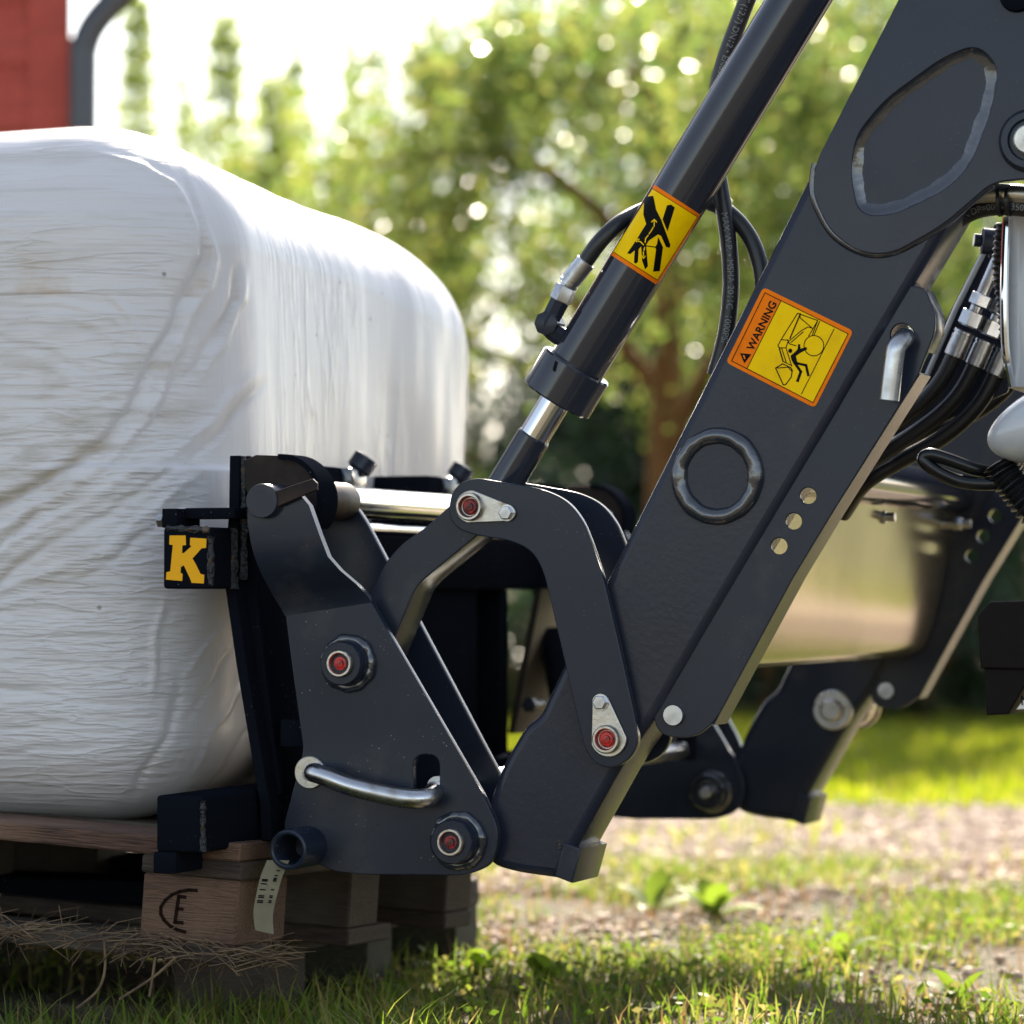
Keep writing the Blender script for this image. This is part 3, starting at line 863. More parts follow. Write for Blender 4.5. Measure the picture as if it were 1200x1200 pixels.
# elbow fitting, nut, ferrule
fy = .030
e0, e1, e2, e3, e4 = at(660, 396, fy + .01), at(641, 383, fy), at(656, 353, fy), at(665, 334, fy), at(687, 306, fy)
d01 = (e2 - e1).normalized()
obj('elbow_fitting', join([sweep(spline([e0, e0.lerp(e1, .6), e1 + d01 * .004, e1 + d01 * .012, e2], 6), .0118, 8),
                           lathe([(-.020, .012), (-.019, .0145), (.010, .0145), (.011, .012)], e1 + d01 * .004, Vector((0, -1, 0)), 8)]), M['paint'], cyl, smooth=30)
f6 = Flat(lambda u, v, l: at(u, v, fy - .0085 - l * .0003))
f6.stroke(circle_px(640.5, 381, 4.2, 14), .7, 0, 0, True)
obj('fitting_mark', f6.mesh(), [M['zinc']], cyl, smooth=0)
hx = (e3 - e2).normalized()
obj('union_nut', join([lathe([(-.003, .0085), (0, .0085), (0, .0125), (.001, .0135), (.017, .0135), (.019, .012), (.019, .009), (.022, .009)], e2, hx, 6)]), M['zinc'], cyl)

def hose(name, label, pts, r, ferr=None, text=None, group=None):
    path = spline(pts, 12)
    t = thing(name, label, 'hose', path[-1], group)
    o = obj('tube', sweep(path, r, 16), M['rubber'], t, smooth=80)
    for f in ferr or []:
        a, b = Vector(f[0]), Vector(f[1]); rr = f[2]
        L = (b - a).length
        obj('ferrule', lathe([(0, rr * .8), (.0008, rr), (L * .12, rr), (L * .13, rr * .93), (L * .2, rr * .93), (L * .21, rr), (L * .97, rr), (L, rr * .9)], a, (b - a), 28), M['zinc'], t)
    for body, s0, size, flip in text or []:
        obj('print', text_on_tube(body, path, s0, size, r, 0, flip), M['hoseprint'], o, smooth=0)
    return t
hose('hydraulic_hose', 'black hydraulic hose looping from elbow fitting behind the cylinder', [e4 - (e4 - e3) * .2, at(703, 283, .032), at(724, 263, .045), at(748, 249, .075), at(780, 238, .105), at(815, 234, .12), at(846, 244, .12), at(872, 268, .118), at(888, 300, .114), at(894, 340, .112), at(890, 400, .112)], .0098,
     ferr=[(e3, e4, .0122)])
hp = [at(1040, -210, .11), at(960, -150, .11), at(915, -85, .11), at(884, -20, .11), at(866, 25, .112), at(848, 75, .114), at(838, 120, .115), at(836, 165, .115), at(843, 215, .113), at(851, 262, .112), at(856, 310, .112), at(856, 350, .112), at(850, 395, .112), at(838, 440, .112)]
hose('hydraulic_hose', 'printed black hydraulic hose hanging between cylinder and near arm', hp, .0102,
     text=[('MAX W.P. • MSHA 2011C  1000PSI', .53, .0105, False), ('1/2" (12,7) DN12 • EN857 2SC', .255, .0105, False)])
# ================================================================== tool carrier
CP = -.022          # front face of the near carrier plate
CU = -.082          # front face of its joggled upper tab
carrier = thing('tool_carrier', 'dark grey quick hitch tool carrier with zinc locking lever and red capped pins', 'tool carrier', at(470, 1025, .05))
low = [(334, 718), (350, 840, 10), (356, 880, 14), (332, 967, 8), (340, 1000, 8), (362, 1006, 10), (388, 1021, 16), (425, 1025, 10), (548, 1026, 24), (578, 1012, 24), (586, 975, 24), (568, 935, 10), (450, 732), (434, 703)]
slot = [(484, 884, 15.2), (515, 884, 15.2), (515, 941, 6), (484, 941, 6)]
near_plate = obj('near_side_plate', plate_mesh(low, CP, .012, [slot], bev=.0013), M['paint_dusty'], carrier)
# joggled upper tab
rows_px = [((291, 582), (352, 580), 0), ((290, 612), (362, 592), 0), ((294, 636), (374, 626), 0), ((298, 652), (384, 652), .03), ((306, 672), (398, 668), .22), ((320, 698), (418, 685), .72), ((330, 714), (430, 698), .96), ((334, 722), (436, 706), 1.0)]
NC = 5
bm = bmesh.new(); fr = []; bk = []
for a, b, t in rows_px:
    y = CU + (CP - CU) * t
    A, B = at(*a, y), at(*b, y)
    row = [A.lerp(B, k / NC) for k in range(NC + 1)]
    fr.append([bm.verts.new(p) for p in row]); bk.append([bm.verts.new(p + Vector((0, .012, 0))) for p in row])
nr = len(rows_px)
for i in range(nr - 1):
    for k in range(NC):
        bm.faces.new((fr[i][k], fr[i][k + 1], fr[i + 1][k + 1], fr[i + 1][k]))
        bm.faces.new((bk[i][k], bk[i + 1][k], bk[i + 1][k + 1], bk[i][k + 1]))
    bm.faces.new((fr[i][0], fr[i + 1][0], bk[i + 1][0], bk[i][0]))
    bm.faces.new((fr[i][NC], bk[i][NC], bk[i + 1][NC], fr[i + 1][NC]))
for k in range(NC):
    bm.faces.new((fr[0][k], bk[0][k], bk[0][k + 1], fr[0][k + 1])); bm.faces.new((fr[-1][k], fr[-1][k + 1], bk[-1][k + 1], bk[-1][k]))
bmesh.ops.recalc_face_normals(bm, faces=bm.faces)
obj('upper_tab', bm_mesh(bm), M['paint'], carrier, smooth=40)
# rear plate of the near pair
rear = [(352, 640), (372, 600, 8), (392, 588, 6), (413, 588, 6), (428, 610, 8), (584, 905, 10), (604, 965, 20), (590, 1008, 20), (420, 1008, 10), (372, 985, 10), (392, 860)]
RY = .108
obj('rear_side_plate', plate_mesh(rear, RY, .012, bev=.0013), M['paint'], carrier)
pin_parts(carrier, 409, 777, CP)
pin_parts(carrier, 538, 985, CP)
for u, v in ((409, 777), (538, 985)):
    p = at(u, v, CP); obj('shaft', lathe([(.005, .0163), (.15, .0163), (.15, 0)], p, (0, 1, 0), 24), M['steel'], carrier)
# round bar whose end shows at the hook, with its flag
xb = at(308, 587, CU - .008)
obj('hook_pin', lathe([(-.004, .0195), (-.002, .0205), (.05, .0205), (.12, .0205)], (xb.x, CU - .008, xb.z), (0, 1, 0), 36), M['paint'], carrier)
obj('pin_flag', plate_mesh([(318, 577), (366, 561), (371, 566), (371, 574), (322, 595)], CU - .010, .006, bev=.001), M['rustblack'], carrier)
# lower cross tube, open at the end
lc = at(337, 996, -.085)
obj('lower_tube', lathe([(.09, .0165), (.004, .0170), (.001, .0185), (0, .0205), (.001, .0232), (.003, .0240), (1.16, .0240), (1.16, 0)], lc, (0, 1, 0), 40, cap=False), M['paint_dusty'], carrier)
# silver cross shaft
xs = at(400, 588, .10)
obj('cross_shaft', lathe([(0, .018), (.001, .0192), (1.12, .0192), (1.12, 0)], (xs.x, .0, xs.z), (0, 1, 0), 40), M['chrome'], carrier)
obj('shaft_sleeve', lathe([(0, .0225), (.02, .0235), (.07, .0235), (.075, .0215)], (xs.x, .035, xs.z), (0, 1, 0), 36), M['rustblack'], carrier)
# locking lever
lev = [at(364, 905, .01), at(366, 905, -.03), at(370, 906, -.052), at(384, 911, -.060), at(410, 921, -.061), at(450, 931, -.060), at(480, 936, -.057), at(500, 935, -.048), at(507, 930, -.03), at(510, 926, .0), at(514, 922, .05)]
lv = obj('locking_lever', sweep(spline(lev, 8), .0116, 18), M['zinc'], carrier, smooth=80)
obj('washer', lathe([(0, .0195), (.003, .0195), (.004, .0185), (.004, .012)], at(364, 905, CP) , (0, -1, 0), 32), M['steel'], lv)
obj('lever_rod', lathe([(0, .0125), (1.0, .0125)], at(512, 922, .0), (0, 1, 0), 20), M['zinc'], carrier)
# far pair of plates
f1 = obj('far_inner_plate', plate_mesh(low, CP, .012, [slot], bev=.0013), M['paint'], carrier); f1.location += DY
f2 = obj('far_outer_plate', plate_mesh(rear, RY, .012, bev=.0013), M['paint'], carrier); f2.location += DY
pf = at(538, 985, CP) + DY
obj('far_boss', lathe([(-.001, .034), (.004, .033), (.010, .028), (.026, .027), (.028, .024), (.022, .018), (.022, 0)], pf, (0, -1, 0), 36), M['weld'], carrier)
obj('far_bolt', lathe([(.02, .009), (.038, .009), (.041, .007), (.041, 0)], pf, (0, -1, 0), 24), M['zinc'], carrier)

# ================================================================== pallet fork carriage
fork = thing('pallet_fork_carriage', 'black pallet fork carriage with yellow letter K hooked on the carrier', 'fork carriage', at(240, 1010, 0))
ky = -.09
a, b = at(191, 618, ky), at(247, 690, ky)
up_beam = obj('upper_beam', box_mesh(a.x, b.x, ky, 1.10, b.z, a.z, .004, 3), M['black'], fork)
zk = lambda x, y: (150 + x / 4, 480 + y / 4)
kp = [(195, 590), (270, 590), (272, 635), (255, 637), (253, 673), (262, 672), (297, 641), (290, 634), (292, 600), (368, 605), (366, 648), (345, 650), (302, 698), (318, 725), (340, 770), (358, 775), (355, 815), (298, 812), (290, 790), (262, 730), (248, 737), (246, 765), (256, 770), (254, 803), (178, 797), (180, 762), (198, 758), (210, 635), (193, 632)]
kl = Flat(lambda u, v, l: at(u, v, ky - .0008)); kl.poly([zk(*p) for p in kp], 0, 0)
ko = obj('letter', kl.mesh(), M['kyellow'], up_beam, smooth=0); ko['label'] = 'yellow slab serif letter K'
for u0, v0, u1, v1 in ((196, 619, 246, 622), (247, 628, 247, 686)):
    obj('weld_bead', sweep([at(u0 + (u1 - u0) * k / 12, v0 + (v1 - v0) * k / 12, ky + .002) for k in range(13)], .0045, 8, jitter=.35), M['black_weld'], up_beam)
for v0, v1 in ((622, 690),):
    pw = [Vector((b.x + .001, -.028, a.z - (a.z - b.z) * k / 12)) for k in range(13)]
    obj('weld_bead', sweep(pw, .006, 8, jitter=.35), M['black_weld'], up_beam)
# top plate and bolt over the letter
t0, t1 = at(190, 596, -.085), at(262, 618, -.085)
obj('top_bracket', box_mesh(t0.x, t0.x + .020, -.086, -.02, t1.z, t0.z, .0015), M['black'], fork)
obj('top_bar', box_mesh(t0.x + .020, t1.x + .006, -.066, -.03, t0.z - .012, t0.z + .001, .0015), M['black'], fork)
obj('bolt', hexnut(at(191, 610, -.07) + Vector((.002, 0, 0)), (-1, 0, 0), .009, .008), M['zinc'], fork)
# lower beam with lip
ly = -.17
a2, b2 = at(183, 932, ly), at(238, 1000, ly)
obj('lower_beam', box_mesh(a2.x, b2.x, ly, 1.10, b2.z, a2.z, .004, 3), M['black'], fork)
a3, b3 = at(181, 998, ly), at(207, 1024, ly)
obj('lower_lip', box_mesh(a3.x - .001, b3.x, ly - .002, 1.08, b3.z, a3.z, .002), M['black'], fork)
obj('weld_bead', sweep([at(238, 938 + k * 5, ly + .001) for k in range(13)], .0035, 8, jitter=.4), M['black_weld'], fork)
# uprights: slanted plates seen edge-on
def upright(y0, y1, top_px, ypx):
    L = [at(u, v, ypx) for u, v in top_px]
    bm = bmesh.new(); rows = []
    for p in L:
        rows.append([bm.verts.new((p.x, y0, p.z)), bm.verts.new((p.x + .013, y0, p.z)), bm.verts.new((p.x + .013, y1, p.z)), bm.verts.new((p.x, y1, p.z))])
    for r1, r2 in zip(rows[:-1], rows[1:]):
        for k in range(4): bm.faces.new((r1[k], r1[(k + 1) % 4], r2[(k + 1) % 4], r2[k]))
    bm.faces.new(rows[0]); bm.faces.new(rows[-1])
    bmesh.ops.recalc_face_normals(bm, faces=bm.faces)
    bmesh.ops.bevel(bm, geom=[e for e in bm.edges], offset=.001, segments=1, affect='EDGES')
    return bm_mesh(bm)
UY = -.024
obj('upright', upright(UY, .15, [(269, 534), (268, 600), (263, 660), (264, 690), (277, 780), (292, 870), (304, 940), (306, 985)], UY), M['black'], fork)
obj('upright', upright(1.10, 1.24, [(269, 534), (263, 690), (306, 985)], UY), M['black'], fork)
# gusset between upright and hook
obj('hook_web', plate_mesh([(282, 536), (290, 534), (300, 560), (306, 640), (300, 700), (312, 800), (330, 930), (308, 940), (270, 700), (276, 600)], UY + .03, .012, bev=.001), M['black'], fork)
obj('weld_bead', sweep([at(286 - abs(k - 6) * .3, 536 + k * 11, UY + .01) for k in range(14)], .005, 8, jitter=.4), M['black_weld'], fork)
def hookpart(dy, name='hook'):
    c = at(331, 585, UY)
    arc = [(331 + 46 * math.cos(math.radians(t)), 585 - 51 * math.sin(math.radians(t))) for t in range(-35, 96, 6)]
    pts = arc + [(300, 533), (286, 540), (286, 570), (300, 600), (330, 604), (352, 622)]
    o = obj('hook', plate_mesh(pts, UY + .006, .016, bev=.001), M['rustblack'], fork)
    o.location += Vector((0, dy, 0))
    # rim band round the hook
    bm = bmesh.new(); ring = []
    for t in range(-40, 100, 5):
        co, si = math.cos(math.radians(t)), math.sin(math.radians(t))
        p, q = at(331 + 48 * co, 585 - 53 * si, UY), at(331 + 42 * co, 585 - 47 * si, UY)
        ring.append([bm.verts.new((p.x, UY - .004 + dy, p.z)), bm.verts.new((p.x, UY + .045 + dy, p.z)), bm.verts.new((q.x, UY + .045 + dy, q.z)), bm.verts.new((q.x, UY - .004 + dy, q.z))])
    for r1, r2 in zip(ring[:-1], ring[1:]):
        for k in range(4): bm.faces.new((r1[k], r1[(k + 1) % 4], r2[(k + 1) % 4], r2[k]))
    bm.faces.new(ring[0]); bm.faces.new(ring[-1])
    bmesh.ops.recalc_face_normals(bm, faces=bm.faces)
    obj('hook_rim', bm_mesh(bm), M['black'], fork)
hookpart(0); hookpart(1.19)
# fork tines: shank, hook and blade
zbot = at(240, 1040, ly).z
for yc in (.33, .70):
    x0 = a.x - .042
    sh = obj('tine_shank', box_mesh(x0 + .002, x0 + .038, yc - .06, yc + .06, .145, a.z + .07, .004), M['black'], fork)
    obj('tine_blade', box_mesh(x0 - 1.0, x0 + .038, yc - .055, yc + .055, .145, .175, .004), M['black'], sh)
    obj('tine_hook', box_mesh(x0 + .002, b.x - .006, yc - .055, yc + .055, a.z + .004, a.z + .085, .005), M['black'], sh)
    obj('lock_knob', join([lathe([(0, .012), (.02, .012), (.022, .017), (.04, .017), (.042, .012)], (b.x - .012, yc + .04, a.z + .066), (.45, .3, .8), 14)]), M['paint'], sh)
    obj('lock_tab', box_mesh(b.x - .034, b.x + .006, yc - .0, yc + .06, a.z + .05, a.z + .085, .004), M['weld'], sh)
obj('centre_post', box_mesh(a.x + .006, a.x + .05, .62, .86, b2.z + .01, b.z, .003), M['black'], fork)
obj('beam_glint_rod', lathe([(0, .0075), (.95, .0075)], (b.x - .008, .10, a.z + .0075), (0, 1, 0), 14), M['chrome'], fork)  # added bright rod imitating the light caught along the upper beam's top
# bracing at the far end of the carriage
pts_a = at(560, 690, .95)
obj('rear_post', box_mesh(a.x + .004, a.x + .05, .955, .992, b2.z + .01, b.z, .003), M['black'], fork)
p1, p2 = at(636, 690, 1.05), at(604, 860, 1.05)
bm = bmesh.new()
rows = []
for p in (p1, p2):
    rows.append([bm.verts.new((p.x - .010, 1.045, p.z)), bm.verts.new((p.x, 1.045, p.z)), bm.verts.new((p.x, 1.20, p.z)), bm.verts.new((p.x - .010, 1.20, p.z))])
for k in range(4): bm.faces.new((rows[0][k], rows[0][(k + 1) % 4], rows[1][(k + 1) % 4], rows[1][k]))
bm.faces.new(rows[0]); bm.faces.new(rows[1]); bmesh.ops.recalc_face_normals(bm, faces=bm.faces)
obj('brace_plate', bm_mesh(bm), M['brownblack'], fork)
g1 = at(622, 826, 1.02)
obj('adjuster_bolt', join([hexnut(g1, (0, -1, 0), .012, .010), lathe([(-.06, .006), (.02, .006), (.02, 0)], g1, (0, -1, 0), 14)]), M['paint'], fork)
u0, u1 = at(327, 843, -.01), at(350, 876, -.01)
obj('stop_block', box_mesh(u0.x, u1.x + .01, -.008, .06, u1.z, u0.z, .003), M['black'], fork)

# ================================================================== bale
BX0, BX1, BY0, BY1 = -1.68, -.443, .03, 1.20
BZ0, BZ1 = at(100, 966, BY0).z, at(60, 145, BY0 + .10).z
def make_bale():
    n = 230
    g = np.linspace(-1, 1, n)
    U, V = np.meshgrid(g, g, indexing='ij')
    one = np.ones_like(U)
    sides = [(U, -one, V), (one, U, V), (-U, one, V), (-one, -U, V), (U, V, one), (U, -V, -one)]
    P = np.concatenate([np.stack([s.ravel() for s in sd], 1) for sd in sides], 0)
    F = []
    i = np.arange(n * n).reshape(n, n)
    q = np.stack([i[:-1, :-1], i[1:, :-1], i[1:, 1:], i[:-1, 1:]], -1).reshape(-1, 4)
    for k in range(6): F.append(q + k * n * n)
    F = np.concatenate(F, 0)
    half = np.array([(BX1 - BX0) / 2, (BY1 - BY0) / 2, (BZ1 - BZ0) / 2]); cen = np.array([(BX0 + BX1) / 2, (BY0 + BY1) / 2, (BZ0 + BZ1) / 2])
    p = P * half
    rv = np.array([.22, .20, .16])
    # tighter edges low down, rounder on top
    rz = np.where(P[:, 2] > 0, 1.0, .72)[:, None]
    R = rv[None] * rz * (1 + .40 * np.clip(P[:, 1], 0, 1) * (P[:, 2] > 0))[:, None]
    inner = np.clip(p, -(half - R), half - R)
    d = (p - inner) / R
    d /= np.linalg.norm(d, axis=1)[:, None]
    pos = inner + d * R
    nrm = d / R; nrm /= np.linalg.norm(nrm, axis=1)[:, None]
    pos += cen
    x, y, z = pos.T
    rs = np.random.default_rng(5)
    def noise(fx, fy, fz, amp, oct=4):
        t = np.zeros(len(x))
        for _ in range(oct * 3):
            a = rs.normal(size=3) * np.array([fx, fy, fz]); t += np.sin(a[0] * x + a[1] * y + a[2] * z + rs.uniform(0, 6.28))
        return t * amp / (oct * 3) ** .5
    fr = np.clip(-nrm[:, 1], 0, 1); sd = np.clip(nrm[:, 0], 0, 1); tp = np.clip(nrm[:, 2], 0, 1)
    disp = noise(4, 4, 4, .010)
    # bulging flat faces
    disp += .018 * (np.cos((z - cen[2]) / half[2] * 1.5) * (1 - tp))
    # broad soft folds running over the top and down the side, across the wrap
    wob = noise(3, 3, 5, .5)
    disp += (.0065 * np.sin(y * 17 + 6.0 * z + wob * 3.5) + .0010 * np.sin(y * 61 - 9 * z + wob * 5)) * np.clip(.6 + noise(5, 5, 5, .5), 0, 1.2) * np.clip(sd + .8 * tp, 0, 1) * np.clip((z - cen[2] + .12) * 4, 0, 1)
    disp += noise(2, 50, 9, .0004, 6) * sd
    # stretched horizontal ridges on the front
    rid = noise(3.5, 3, 95, 1.0, 7); rid2 = noise(5, 4, 210, 1.0, 7)
    mask = np.clip(.55 + noise(6, 5, 8, .5), 0, 1.2) * np.clip((-.52 - x) * 9, 0.05, 1)
    disp += fr * mask * (.0016 * rid + .0008 * rid2)
    # named folds seen in the photograph (pixel polylines on the front and the corner)
    folds = [
        ([(212, 200), (228, 262), (234, 300), (214, 345), (190, 390), (168, 430), (152, 470), (118, 520), (60, 560), (0, 592)], -.011, 11),
        ([(222, 205), (232, 262), (243, 300), (232, 338), (204, 392), (186, 440), (165, 490), (130, 540), (70, 585), (0, 620)], .007, 9),
        ([(100, 185), (165, 200), (200, 222), (222, 262), (230, 292)], .005, 7),
        ([(120, 345), (150, 372), (160, 410)], .004, 7),
        ([(268, 300), (262, 350), (235, 400), (200, 452)], -.006, 7), ([(275, 305), (272, 350), (248, 400), (215, 460)], .005, 6),
        ([(290, 430), (230, 500), (170, 545), (80, 600), (0, 655)], .006, 9), ([(300, 440), (240, 515), (185, 560), (90, 620), (0, 680)], -.006, 8),
        ([(240, 540), (190, 585), (130, 640), (60, 672), (0, 690)], .005, 8), ([(225, 575), (170, 625), (105, 672), (30, 690)], -.0045, 7),
        ([(185, 600), (120, 660), (40, 700), (0, 705)], .004, 6), ([(60, 590), (0, 640)], -.005, 8),
        ([(0, 350), (90, 358), (130, 372), (152, 400)], .003, 5), ([(0, 372), (90, 380), (130, 398)], -.003, 5), ([(0, 390), (60, 410), (120, 450)], -.003, 5),
        ([(0, 805), (50, 812), (95, 822)], -.004, 4), ([(0, 830), (40, 823), (90, 822)], .003, 4), ([(0, 855), (95, 852)], -.003, 4), ([(0, 880), (90, 876)], -.003, 4),
        ([(262, 705), (232, 760), (205, 800)], .0035, 5), ([(285, 720), (245, 790), (205, 850)], -.003, 5), ([(295, 770), (255, 840), (222, 905)], .0035, 5), ([(300, 830), (270, 880), (238, 925)], -.003, 5),
        ([(184, 690), (178, 760), (176, 830)], .004, 7), ([(205, 790), (190, 860), (150, 930)], -.005, 9),
    ]
    # project every vertex to the picture plane of the fold drawings
    q3 = pos - np.array(CAM); zc = q3 @ np.array(FWD)
    pu = 600 + FPX * (q3 @ np.array(RIGHT)) / zc; pv = 600 - FPX * (q3 @ np.array(UP)) / zc
    pu = pu + noise(55, 55, 55, 2.2, 5) + noise(16, 16, 16, 3.0, 3); pv = pv + noise(55, 55, 55, 2.2, 5) + noise(16, 16, 16, 3.0, 3)
    vis = np.clip(np.maximum(fr, sd) * 1.4, 0, 1) * ((y < .75) & (P[:, 1] < .999))
    grime = np.zeros(len(x)); gn = np.clip(.55 + noise(14, 14, 14, .9), 0, 1.3)
    for pts, amp, wd in folds:
        best = np.full(len(x), 1e9); par = np.zeros(len(x))
        L = len(pts)
        for k in range(L - 1):
            a0 = np.array(pts[k]); b0 = np.array(pts[k + 1]); ab = b0 - a0
            t = np.clip(((pu - a0[0]) * ab[0] + (pv - a0[1]) * ab[1]) / (ab @ ab), 0, 1)
            dd_ = np.hypot(pu - a0[0] - ab[0] * t, pv - a0[1] - ab[1] * t)
            par = np.where(dd_ < best, (k + t) / (L - 1), par); best = np.minimum(best, dd_)
        wd = wd * .55; tpr = np.clip(par * 5, 0, 1) * (np.clip((1 - par) * 5, 0, 1) if pts[-1][0] > 0 else 1); tpr = tpr if pts[0][0] > 0 else np.clip((1 - par) * 5, 0, 1)
        amp_ = amp; amp = amp * tpr; disp += vis * amp * .62 * np.exp(-(best / wd) ** 2)
        if amp_ < 0: grime = np.maximum(grime, vis * tpr * gn * min(abs(amp_) / .008, 1) * np.exp(-(best / (wd * 1.1)) ** 2))
    disp -= np.clip(-nrm[:, 2], 0, 1) * .0
    pos = pos + nrm * disp[:, None]
    pos[:, 2] -= np.clip(y - .2, 0, 1) * .05 * np.clip((z - cen[2]) / half[2], 0, 1)
    # soft flattened underside
    pos[:, 2] = np.maximum(pos[:, 2], BZ0 + .0 * x)
    me = np_mesh('bale', pos, F)
    at_ = me.attributes.new('grime', 'FLOAT', 'POINT'); at_.data.foreach_set('value', grime.astype(np.float32))
    bm = bmesh.new(); bm.from_mesh(me); bmesh.ops.remove_doubles(bm, verts=bm.verts, dist=2e-4); bm.to_mesh(me); bm.free()
    return me

def film_mat():
    mt, nt, N, L, b = mat_nodes('white_stretch_film')
    geo = N.new('ShaderNodeNewGeometry')
    def mapped(scale, rot=(0, 0, 0)):
        mp = N.new('ShaderNodeMapping'); mp.inputs['Scale'].default_value = scale; mp.inputs['Rotation'].default_value = rot
        L.new(geo.outputs['Position'], mp.inputs['Vector']); return mp.outputs['Vector']
    def noise(vec, scale=1, detail=4):
        t = N.new('ShaderNodeTexNoise'); t.inputs['Scale'].default_value = scale; t.inputs['Detail'].default_value = detail
        L.new(vec, t.inputs['Vector']); return t.outputs['Fac']
    def rmp(src, a, c, lo=0, hi=1):
        r = N.new('ShaderNodeMapRange'); r.inputs['From Min'].default_value = a; r.inputs['From Max'].default_value = c
        r.inputs['To Min'].default_value = lo; r.inputs['To Max'].default_value = hi
        L.new(src, r.inputs['Value']); return r.outputs['Result']
    def math_(op, a, c=None):
        mm = N.new('ShaderNodeMath'); mm.operation = op
        for k, s in enumerate((a, c)):
            if s is None: continue
            if isinstance(s, (int, float)): mm.inputs[k].default_value = s
            else: L.new(s, mm.inputs[k])
        return mm.outputs[0]
    sep = N.new('ShaderNodeSeparateXYZ'); L.new(geo.outputs['Normal'], sep.inputs[0])
    spz = N.new('ShaderNodeSeparateXYZ'); L.new(geo.outputs['Position'], spz.inputs[0])
    side = rmp(sep.outputs['X'], .35, .75)
    front = rmp(math_('MULTIPLY', sep.outputs['Y'], -1.0), .4, .8)
    h_front = noise(mapped((5, 5, 120)), 1, 6)
    h_front2 = noise(mapped((14, 14, 260)), 1, 3)
    h_diag = noise(mapped((30, 30, 160), (0, math.radians(38), 0)), 1, 5)
    h_side = noise(mapped((8, 130, 10), (math.radians(-14), 0, 0)), 1, 5)
    low = rmp(spz.outputs['Z'], .42, .62, 1, 0)
    mxh = N.new('ShaderNodeMix'); L.new(side, mxh.inputs[0]); L.new(math_('MULTIPLY', h_front, rmp(noise(mapped((5, 5, 7)), 1, 3), .40, .62, .15, 1.25)), mxh.inputs[2]); L.new(math_('MULTIPLY', h_side, .2), mxh.inputs[3])
    diagmask = math_('MULTIPLY', front, math_('MULTIPLY', rmp(spz.outputs['X'], -.75, -.5), rmp(spz.outputs['Z'], .88, .7)))
    hd = math_('MULTIPLY', h_diag, math_('MULTIPLY', diagmask, 1.5))
    hsum = math_('ADD', math_('ADD', mxh.outputs[0], hd), math_('MULTIPLY', h_front2, math_('MULTIPLY', front, .35)))
    def ridge(vec, scale, k, det=3):
        n_ = noise(vec, scale, det)
        return math_('POWER', math_('SUBTRACT', 1.0, math_('ABSOLUTE', math_('SUBTRACT', math_('MULTIPLY', n_, 2.0), 1.0))), k)
    patch = rmp(noise(mapped((4, 4, 5)), 1, 2), .42, .6)
    r1 = math_('MULTIPLY', ridge(mapped((4, 4, 45)), 1, 14), math_('MULTIPLY', front, .45))
    r2 = math_('MULTIPLY', ridge(mapped((7, 7, 55), (0, math.radians(36), 0)), 1, 14), math_('MULTIPLY', diagmask, .9))
    r3 = math_('MULTIPLY', ridge(mapped((5, 38, 5), (math.radians(-20), 0, 0)), 1, 16), math_('MULTIPLY', math_('MULTIPLY', side, patch), .35))
    lap = math_('MULTIPLY', rmp(spz.outputs['Z'], BAND - .0012, BAND + .0004), math_('MULTIPLY', front, .45))
    hsum = math_('ADD', hsum, math_('ADD', math_('ADD', r1, r2), math_('ADD', r3, lap)))
    bp = N.new('ShaderNodeBump'); bp.inputs['Strength'].default_value = .42; bp.inputs['Distance'].default_value = .006
    L.new(hsum, bp.inputs['Height'])
    fine = N.new('ShaderNodeBump'); fine.inputs['Strength'].default_value = .05; fine.inputs['Distance'].default_value = .002
    L.new(noise(geo.outputs['Position'], 220, 3), fine.inputs['Height']); L.new(bp.outputs['Normal'], fine.inputs['Normal'])
    L.new(fine.outputs['Normal'], b.inputs['Normal'])
    # dirt: brown grime in the folds, straw coloured stains in a band, greenish specks
    g1 = math_('MULTIPLY', rmp(noise(mapped((6, 6, 26)), 1, 6), .53, .70), .55)
    band = math_('MULTIPLY', rmp(spz.outputs['Z'], BAND - .004, BAND + .002), rmp(spz.outputs['Z'], BAND + .055, BAND + .008))
    bn = rmp(noise(mapped((11, 11, 16)), 1, 5), .46, .64)
    band = math_('MULTIPLY', math_('MULTIPLY', band, bn), front)
    mid = math_('MULTIPLY', rmp(spz.outputs['Z'], .62, .72), rmp(spz.outputs['Z'], .92, .82))
    dg = math_('MULTIPLY', math_('MULTIPLY', rmp(noise(mapped((9, 9, 30), (0, math.radians(35), 0)), 1, 6), .50, .70), math_('MULTIPLY', mid, front)), .8)
    def mix(fac, a, c2):
        mx = N.new('ShaderNodeMix'); mx.data_type = 'RGBA'; L.new(fac, mx.inputs[0])
        if isinstance(a, tuple): mx.inputs[6].default_value = (*a, 1)
        else: L.new(a, mx.inputs[6])
        mx.inputs[7].default_value = (*c2, 1); return mx.outputs[2]
    g1 = math_('MULTIPLY', g1, rmp(side, 0, 1, 1, .25))
    c = mix(g1, (.66, .635, .63), (.53, .485, .43))
    gat = N.new('ShaderNodeAttribute'); gat.attribute_name = 'grime'
    ln = math_('MULTIPLY', math_('MULTIPLY', rmp(h_front, .56, .63), front), .22)
    c = mix(ln, c, (.40, .36, .31))
    c = mix(math_('MULTIPLY', gat.outputs['Fac'], .55), c, (.30, .24, .16))
    c = mix(dg, c, (.36, .30, .21))
    c = mix(math_('MULTIPLY', band, .75), c, (.45, .29, .13))
    vo = N.new('ShaderNodeTexVoronoi'); vo.inputs['Scale'].default_value = 26; L.new(geo.outputs['Position'], vo.inputs['Vector'])
    sp = math_('MULTIPLY', rmp(vo.outputs['Distance'], .10, .06), rmp(noise(geo.outputs['Position'], 9, 2), .55, .62))
    c = mix(math_('MULTIPLY', sp, .7), c, (.13, .12, .06))
    L.new(c, b.inputs['Base Color'])
